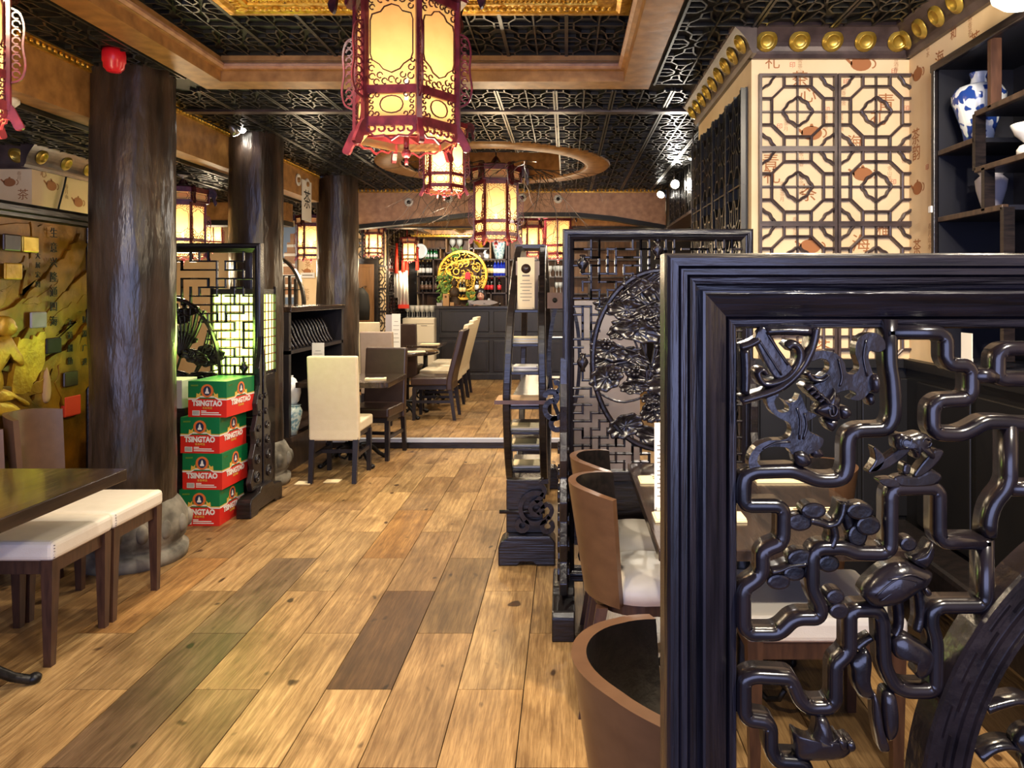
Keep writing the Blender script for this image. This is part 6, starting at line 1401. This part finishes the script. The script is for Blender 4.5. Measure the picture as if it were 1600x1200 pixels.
# ornaments
vase('pale blue ginger jar vase at the right end of the top bar shelf', X(780, YSH+.12), YSH+.12, Z(404.5, YSH)+.001, 1.55, 'celadon', [(.045, 0), (.05, .03), (.075, .12), (.09, .19), (.075, .22), (.03, .235), (.028, .25)])
tp = thing('yellow_bowl', 'yellow green glazed bowl on the upper bar shelf beside the pale vase', 'bowl', (X(751, YSH+.1), YSH+.1, Z(387, YSH)+.001)); obj('bowl', MB().lathe([(.04, 0), (.05, .03), (.10, .08), (.15, .14), (.14, .14), (.09, .08)], 18), 'mural2', tp); q = MB(); [q.dome(leafpts(random.uniform(-.1, .1), .13+random.uniform(0, .05), .10, .035, random.uniform(0, 3)), XZ(0), 0, .004, .01) for _ in range(8)]; obj('foliage', q, 'leaf', tp)
rb = thing('white_rabbit_figure', 'white porcelain rabbit figure on the shelf under the yellow bowl', 'figurine', (X(761, YSH+.1), YSH+.1, Z(404.5, YSH)+.001)); q = MB(); q.ball((0, 0, .05), .05, 12, sx=1.3); q.ball((-.045, 0, .11), .03, 10); q.tube([(-.05, 0, .13), (-.02, 0, .19)], [.012, .006], 6); q.tube([(-.04, .01, .13), (.0, .01, .18)], [.012, .006], 6); obj('body', q, 'porcelain', rb)
tag(obj('white_jar', MB().lathe([(.02, 0), (.025, .03), (.025, .06), (.015, .075)], 14, (X(749, YSH+.1), YSH+.1, Z(404.5, YSH)+.001)), 'porcelain'), 'small white jar left of the rabbit figure', 'jar')
dg = thing('golden_disc', 'round golden openwork dragon disc in the middle of the bar shelves', 'ornament', (X(723, YSH-.02), YSH-.02, Z(430, YSH))); Rg = .43
q = MB(); q.sweep([(Rg*cos(2*pi*i/48), Rg*sin(2*pi*i/48)) for i in range(48)], [(-.03, 0), (-.02, .03), (.02, .03), (.03, 0)], XZ(0), closed=True); obj('rim', q, 'gilt', dg)
q = MB(); random.seed(8)
for i in range(105):
    a, r = random.uniform(0, 6.28), Rg*sqrt(random.uniform(0, .86)); q.sweep(arc(r*cos(a), r*sin(a), random.uniform(.025, .06), random.uniform(0, 360), random.uniform(380, 640), 8), [(-.009, 0), (-.007, .02), (.007, .02), (.009, 0)], XZ(0))
obj('openwork', q, 'gilt', dg)
q = MB(); q.sweep(cat_rom([(.25, .3), (-.1, .25), (-.3, .1), (-.1, -.05), (.2, -.02), (.15, -.25), (-.2, -.25)], 5, False), [(-.018, 0), (-.012, .03), (.012, .03), (.018, 0)], XZ(0)); obj('dragon_body', q, 'gilt', dg)
tag(obj('red_charm', MB().prism([(X(726.5, 13.3), Z(436, 13.3)), (X(734.5, 13.3), Z(437, 13.3)), (X(735, 13.3), Z(427, 13.3)), (X(731, 13.3), Z(424.5, 13.3)), (X(727, 13.3), Z(427, 13.3))], XZ(13.3), 0, .02), 'alarm', bevel=.004), 'small red charm hanging in front of the golden disc', 'charm')
# plants, statue, things on the counter
YT = 12.15; zt_ = Z(478, YBR)
def plant(label, px, py0, py1, w, n, Y_=YT, seed=1, pot=True, z0=None):
    random.seed(seed); t = thing('potted_plant', label, 'plant', (X(px, Y_), Y_, zt_ if z0 is None else z0)); h = (py0-py1)*Y_/F
    if pot: obj('pot', MB().lathe([(.04, 0), (.055, .09), (.05, .09)], 14), 'partition', t)
    q = MB()
    for i in range(n):
        a = random.uniform(-1, 1); x = a*w; z = random.uniform(.12, 1)*h; q.tube([(0, 0, .08), (x*.5, 0, z*.6), (x, random.uniform(-.04, .04), z)], .003, 4); q.dome(leafpts(x, z, .09, .03, random.uniform(0, 3)), XZ(random.uniform(-.03, .03)), 0, .004, .009)
    o = obj('foliage', q, 'leaf', t); return t
plant('green leafy plant on the bar left of the brown statue', 695, 476, 425, .11, 46); plant('feathery plant rising above the golden disc', 713, 400, 384, .09, 20, YSH, 2, False, Z(404, YSH)); plant('spiky small green plant on the bar right of the statue', 736, 470, 448, .06, 16, 12.3, 3)
bu = thing('brown_statue', 'dark brown seated statue on the bar in front of the golden disc', 'statue', (X(710, YT), YT, zt_)); q = MB(); q.lathe([(.09, 0), (.10, .02), (.095, .10), (.06, .15), (.055, .19)], 16, sy=.7); q.lathe([(.075, .15), (.085, .22), (.07, .28), (.028, .31), (.028, .33)], 16, sy=.7); q.ball((0, 0, .37), .05, 12, sz=1.15); q.ball((0, 0, .435), .022, 8); obj('figure', q, 'twig', bu); obj('plinth', MB().box(-.12, .12, -.08, .08, -.0, .01), 'tan_leather', bu)
for lab, px, w_, h_, m_ in (('tan paper bag with a round mark on the bar beside the plant', 697, .10, .20, 'cardboard'), ('small square card box on the bar in front of the statue', 706.5, .065, .06, 'cardboard'), ('pale flat box at the left end of the bar top', 687, .09, .05, 'partition')):
    t = thing('paper_bag' if h_ > .1 else 'small_box', lab, 'bag' if h_ > .1 else 'box', (X(px, 12.0), 12.0, zt_)); obj('body', MB().box(-w_/2, w_/2, -.03, .03, 0, h_), m_, t, bevel=.003)
    if h_ > .1: o = obj('mark', MB().lathe([(.018, 0), (.018, .002)], 14), 'chair_wood', t, (0, -.031, .15)); o.rotation_euler = (pi/2, 0, 0)
mo = thing('till_monitor', 'wide grey till screen tilted back on the bar before the barwoman', 'monitor', (X(757, 12.05), 12.05, zt_)); q = MB(); q.prism(cat_rom([(-.21, .03), (-.20, .06), (-.12, .09), (0, .095), (.12, .09), (.21, .065), (.21, .045), (.12, .02), (0, .012), (-.12, .02)], 3), XZ(0), 0, .03); obj('casing', q, 'partition', mo, bevel=.006); obj('logo_dot', MB().box(-.015, .015, -.032, -.03, .035, .045), 'ink', mo); obj('stand', MB().lathe([(.09, 0), (.09, .008), (.02, .02), (.015, .04)], 16), 'print', mo)
t = thing('white_cup', 'white jug and cups on the bar beside the barwoman', 'cup', (X(764, 12.3), 12.3, zt_)); obj('body', MB().lathe([(.03, 0), (.035, .05), (.025, .10), (.015, .12)], 12), 'porcelain', t); obj('handle', MB().tube([(.03, 0, .03), (.055, 0, .05), (.03, 0, .09)], .005, 6), 'porcelain', t)
t = thing('salt_shakers', 'tiny chrome shaker at the right part of the bar top', 'shaker', (X(781, 12.05), 12.05, zt_)); obj('body', MB().lathe([(.015, 0), (.014, .05), (.008, .06)], 10), 'steel', t); obj('lid', MB().lathe([(.015, .05), (.010, .065)], 10), 'ink', t)
# towels with red ribbons
def towel(label, px, pya, pyb, pyr, Y_, w=.09):
    t = thing('hanging_towel', label, 'towel', (X(px, Y_), Y_, 0)); k = 10; q = MB(); z0, z1 = Z(pyb, Y_), Z(pya, Y_)
    prof_ = [(-w+2*w*i/k, .02*sin(i*1.9)) for i in range(k+1)]; vs = []
    for z in (z0, z1):
        for sg_ in (0, .012):
            for a, b in prof_: vs.append((a*(1 if z == z0 else .8), b+sg_, z))
    n_ = k+1; fs = []
    for i in range(k): fs += [(i, i+1, 2*n_+i+1, 2*n_+i), (n_+i, 3*n_+i, 3*n_+i+1, n_+i+1), (i, n_+i, n_+i+1, i+1), (2*n_+i, 2*n_+i+1, 3*n_+i+1, 3*n_+i)]
    q.add(vs, fs, True); obj('cloth', q, 'cloth_white', t)
    q = MB(); q.tube([(0, 0, z1-.02), (0.01, 0, Z(pyr, Y_))], [.035, .018], 8); obj('ribbon', q, 'cloth_red', t); return t
towel('white towel with red ribbon hanging left of the tasselled lantern', 619, 425, 465, 380, 11.5, .09); t = towel('longer white towel with red hem hanging beside the fridge glasses', 630, 423, 476, 385, 11.6, .085); obj('red_hem', MB().box(-.075, .09, -.022, .034, Z(482, 11.6), Z(476, 11.6)), 'cloth_red', t)
for i, (px, a, b) in enumerate(((636, 404, 430), (652, 388, 422))):
    t = thing('red_tassel', ['red tassel hanging straight below the small lantern by the towels', 'red tassel hanging in front of the round plate on the bar shelves'][i], 'tassel', (X(px, 11.7), 11.7, Z(a, 11.7))); obj('knot', MB().ball((0, 0, 0), .03, 8), 'cloth_red', t); obj('strands', MB().tube([(0, 0, 0), (0, 0, Z(b, 11.7)-Z(a, 11.7))], [.018, .03], 8), 'cloth_red', t); obj('cord', MB().tube([(0, 0, 0), (0, 0, 2.62-Z(a, 11.7))], .004, 5), 'cloth_red', t)
t = thing('round_plate', 'round white plate standing on the bar shelf behind a red tassel', 'plate', (X(655, 13.3), 13.36, Z(392, 13.3))); o = obj('plate', MB().lathe([(.14, 0), (.13, .012), (.09, .004), (0, .004)], 24), 'porcelain', t); o.rotation_euler = (pi/2, 0, 0); obj('plate_stand', MB().box(-.05, .05, 0, .03, -.15, -.13), 'ink', t)
# dark figure edge by the door: a black coat on a hook
t = thing('black_coat', 'black coat hanging beside the brown door next to the far column', 'coat', (X(563, 10.6), 10.6, 0)); obj('coat_body', MB().lathe([(.13, Z(500, 10.6)), (.14, Z(480, 10.6)), (.12, Z(460, 10.6)), (.05, Z(450, 10.6))], 14, sy=.5), 'ink', t); obj('hook', MB().tube([(0, 0, Z(452, 10.6)), (0, .2, Z(447, 10.6)), (0, .36, Z(447, 10.6))], .01, 6), 'steel', t)
# ---- barwoman
def barwoman():
    t = thing('person', 'woman with dark shoulder length hair looking down behind the bar counter', 'person', (X(752, 12.85), 12.85, 0))
    zh = Z(461.5, 12.75)
    V = [(0, 0, .95), (0, 0, 1.10), (0, 0, 1.24), (0, -.02, zh-.135), (0, -.035, zh-.07)]; R_ = [.15, .125, .135, .05, .045]; E = [(0, 1), (1, 2), (2, 3), (3, 4)]
    def chain(start, pts, rs):
        p = start
        for q_, r_ in zip(pts, rs): V.append(q_); R_.append(r_); E.append((p, len(V)-1)); p = len(V)-1
        return p
    for s_ in (-1, 1):
        c_ = chain(2, [(s_*.15, 0, 1.25), (s_*.20, -.10, 1.10), (s_*.14, -.30, 1.12), (s_*.12, -.36, 1.12)], [.055, .042, .030, .028])
        for j in range(4): chain(c_, [(s_*.12+(j-1.5)*.018, -.40, 1.125), (s_*.12+(j-1.5)*.020, -.43+abs(j-1.5)*.008, 1.115)], [.009, .008])
        chain(c_, [(s_*.085, -.375, 1.12)], [.010]); chain(0, [(s_*.09, 0, .80), (s_*.09, -.02, .50), (s_*.09, 0, .17), (s_*.09, -.10, .12)], [.10, .065, .045, .035])
    me = bpy.data.meshes.new('body'); me.from_pydata(V, E, []); o = bpy.data.objects.new('body', me); COL.objects.link(o); o.parent = t
    me.materials.append(M['skin']); sk = o.modifiers.new('skin', 'SKIN'); sv = me.skin_vertices[0].data
    for i, r_ in enumerate(R_): sv[i].radius = (r_, r_*.8)
    sv[0].use_root = True; su_ = o.modifiers.new('s', 'SUBSURF'); su_.levels = 1; su_.render_levels = 1
    q = MB(); ny, nx_ = 18, 24; vs = []
    for i in range(ny+1):
        th = pi*i/ny
        for j in range(nx_):
            a = 2*pi*j/nx_; x = .073*sin(th)*cos(a); y = .088*sin(th)*sin(a); z = .108*-cos(th)
            if z < -.02: x *= 1-(-z-.02)*3.0; y = y*(1-(-z-.02)*1.6)-.006
            fr = max(0, -sin(a)); 
            if fr > .85 and -.035 < z < .02: y -= .016*(1-abs(z+.012)/.035)*(fr-.85)/.15
            if fr > .8 and abs(x) > .018 and 0 < z < .03: y += .006
            vs.append((x, y, z))
    fs = [(i*nx_+j, i*nx_+(j+1) % nx_, (i+1)*nx_+(j+1) % nx_, (i+1)*nx_+j) for i in range(ny) for j in range(nx_)]
    q.add(vs, fs, True)
    for s_ in (-1, 1): q.ball((s_*.072, .01, -.01), .018, 8, sx=.4, sz=1.4)
    h = obj('head', q, 'skin', t, (0, -.05, zh)); h.rotation_euler = (.16, 0, 0)
    for s_ in (-1, 1): obj('eye', MB().ball((s_*.028, -.078, .012), .010, 8, sz=.45), 'ink', h); obj('eyebrow', MB().box(s_*.028-.015, s_*.028+.015, -.087, -.082, .030, .034), 'hair', h)
    obj('mouth', MB().ball((0, -.082, -.050), .018, 8, sy=.3, sz=.3), 'label_red', h)
    q = MB(); vs = []; 
    for i in range(13):
        th = pi*.02+pi*.98*i/12*.62
        for j in range(24):
            a = 2*pi*j/24; fr = max(0, -sin(a)); k_ = 1-.0*fr; t2 = th*(1-.50*fr**1.3); vs.append((.098*sin(t2)*cos(a)*1.02, .106*sin(t2)*sin(a)+.006, .130*cos(t2)))
    q.add(vs, [(i*24+j, i*24+(j+1) % 24, (i+1)*24+(j+1) % 24, (i+1)*24+j) for i in range(12) for j in range(24)]+[tuple(range(24))], True)
    for s_ in (-1, 1): q.dome(cat_rom([(s_*.050, .07), (s_*.088, .05), (s_*.102, -.03), (s_*.100, -.13), (s_*.070, -.15), (s_*.058, -.05), (s_*.062, .02)], 3), lambda u, v, n: (u, -.02-n, v), -.07, .02, .04)
    obj('hair', q, 'hair', h)
    obj('blouse', MB().lathe([(.17, .93), (.165, 1.05), (.18, 1.16), (.185, 1.24), (.14, 1.285), (.06, 1.30)], 20, sy=.62), 'ink', t)
barwoman()

# ---- FONT_CONVERT: lettering becomes plain meshes
bpy.context.view_layer.update(); dg = bpy.context.evaluated_depsgraph_get()
for o in [o for o in SC.objects if o.type == 'FONT']:
    me = bpy.data.meshes.new_from_object(o.evaluated_get(dg)); n = bpy.data.objects.new('lettering', me); COL.objects.link(n)
    n.parent = o.parent; n.location = o.location; n.rotation_euler = o.rotation_euler; n.scale = o.scale
    nm = o.name.split('.')[0]; bpy.data.objects.remove(o); n.name = nm
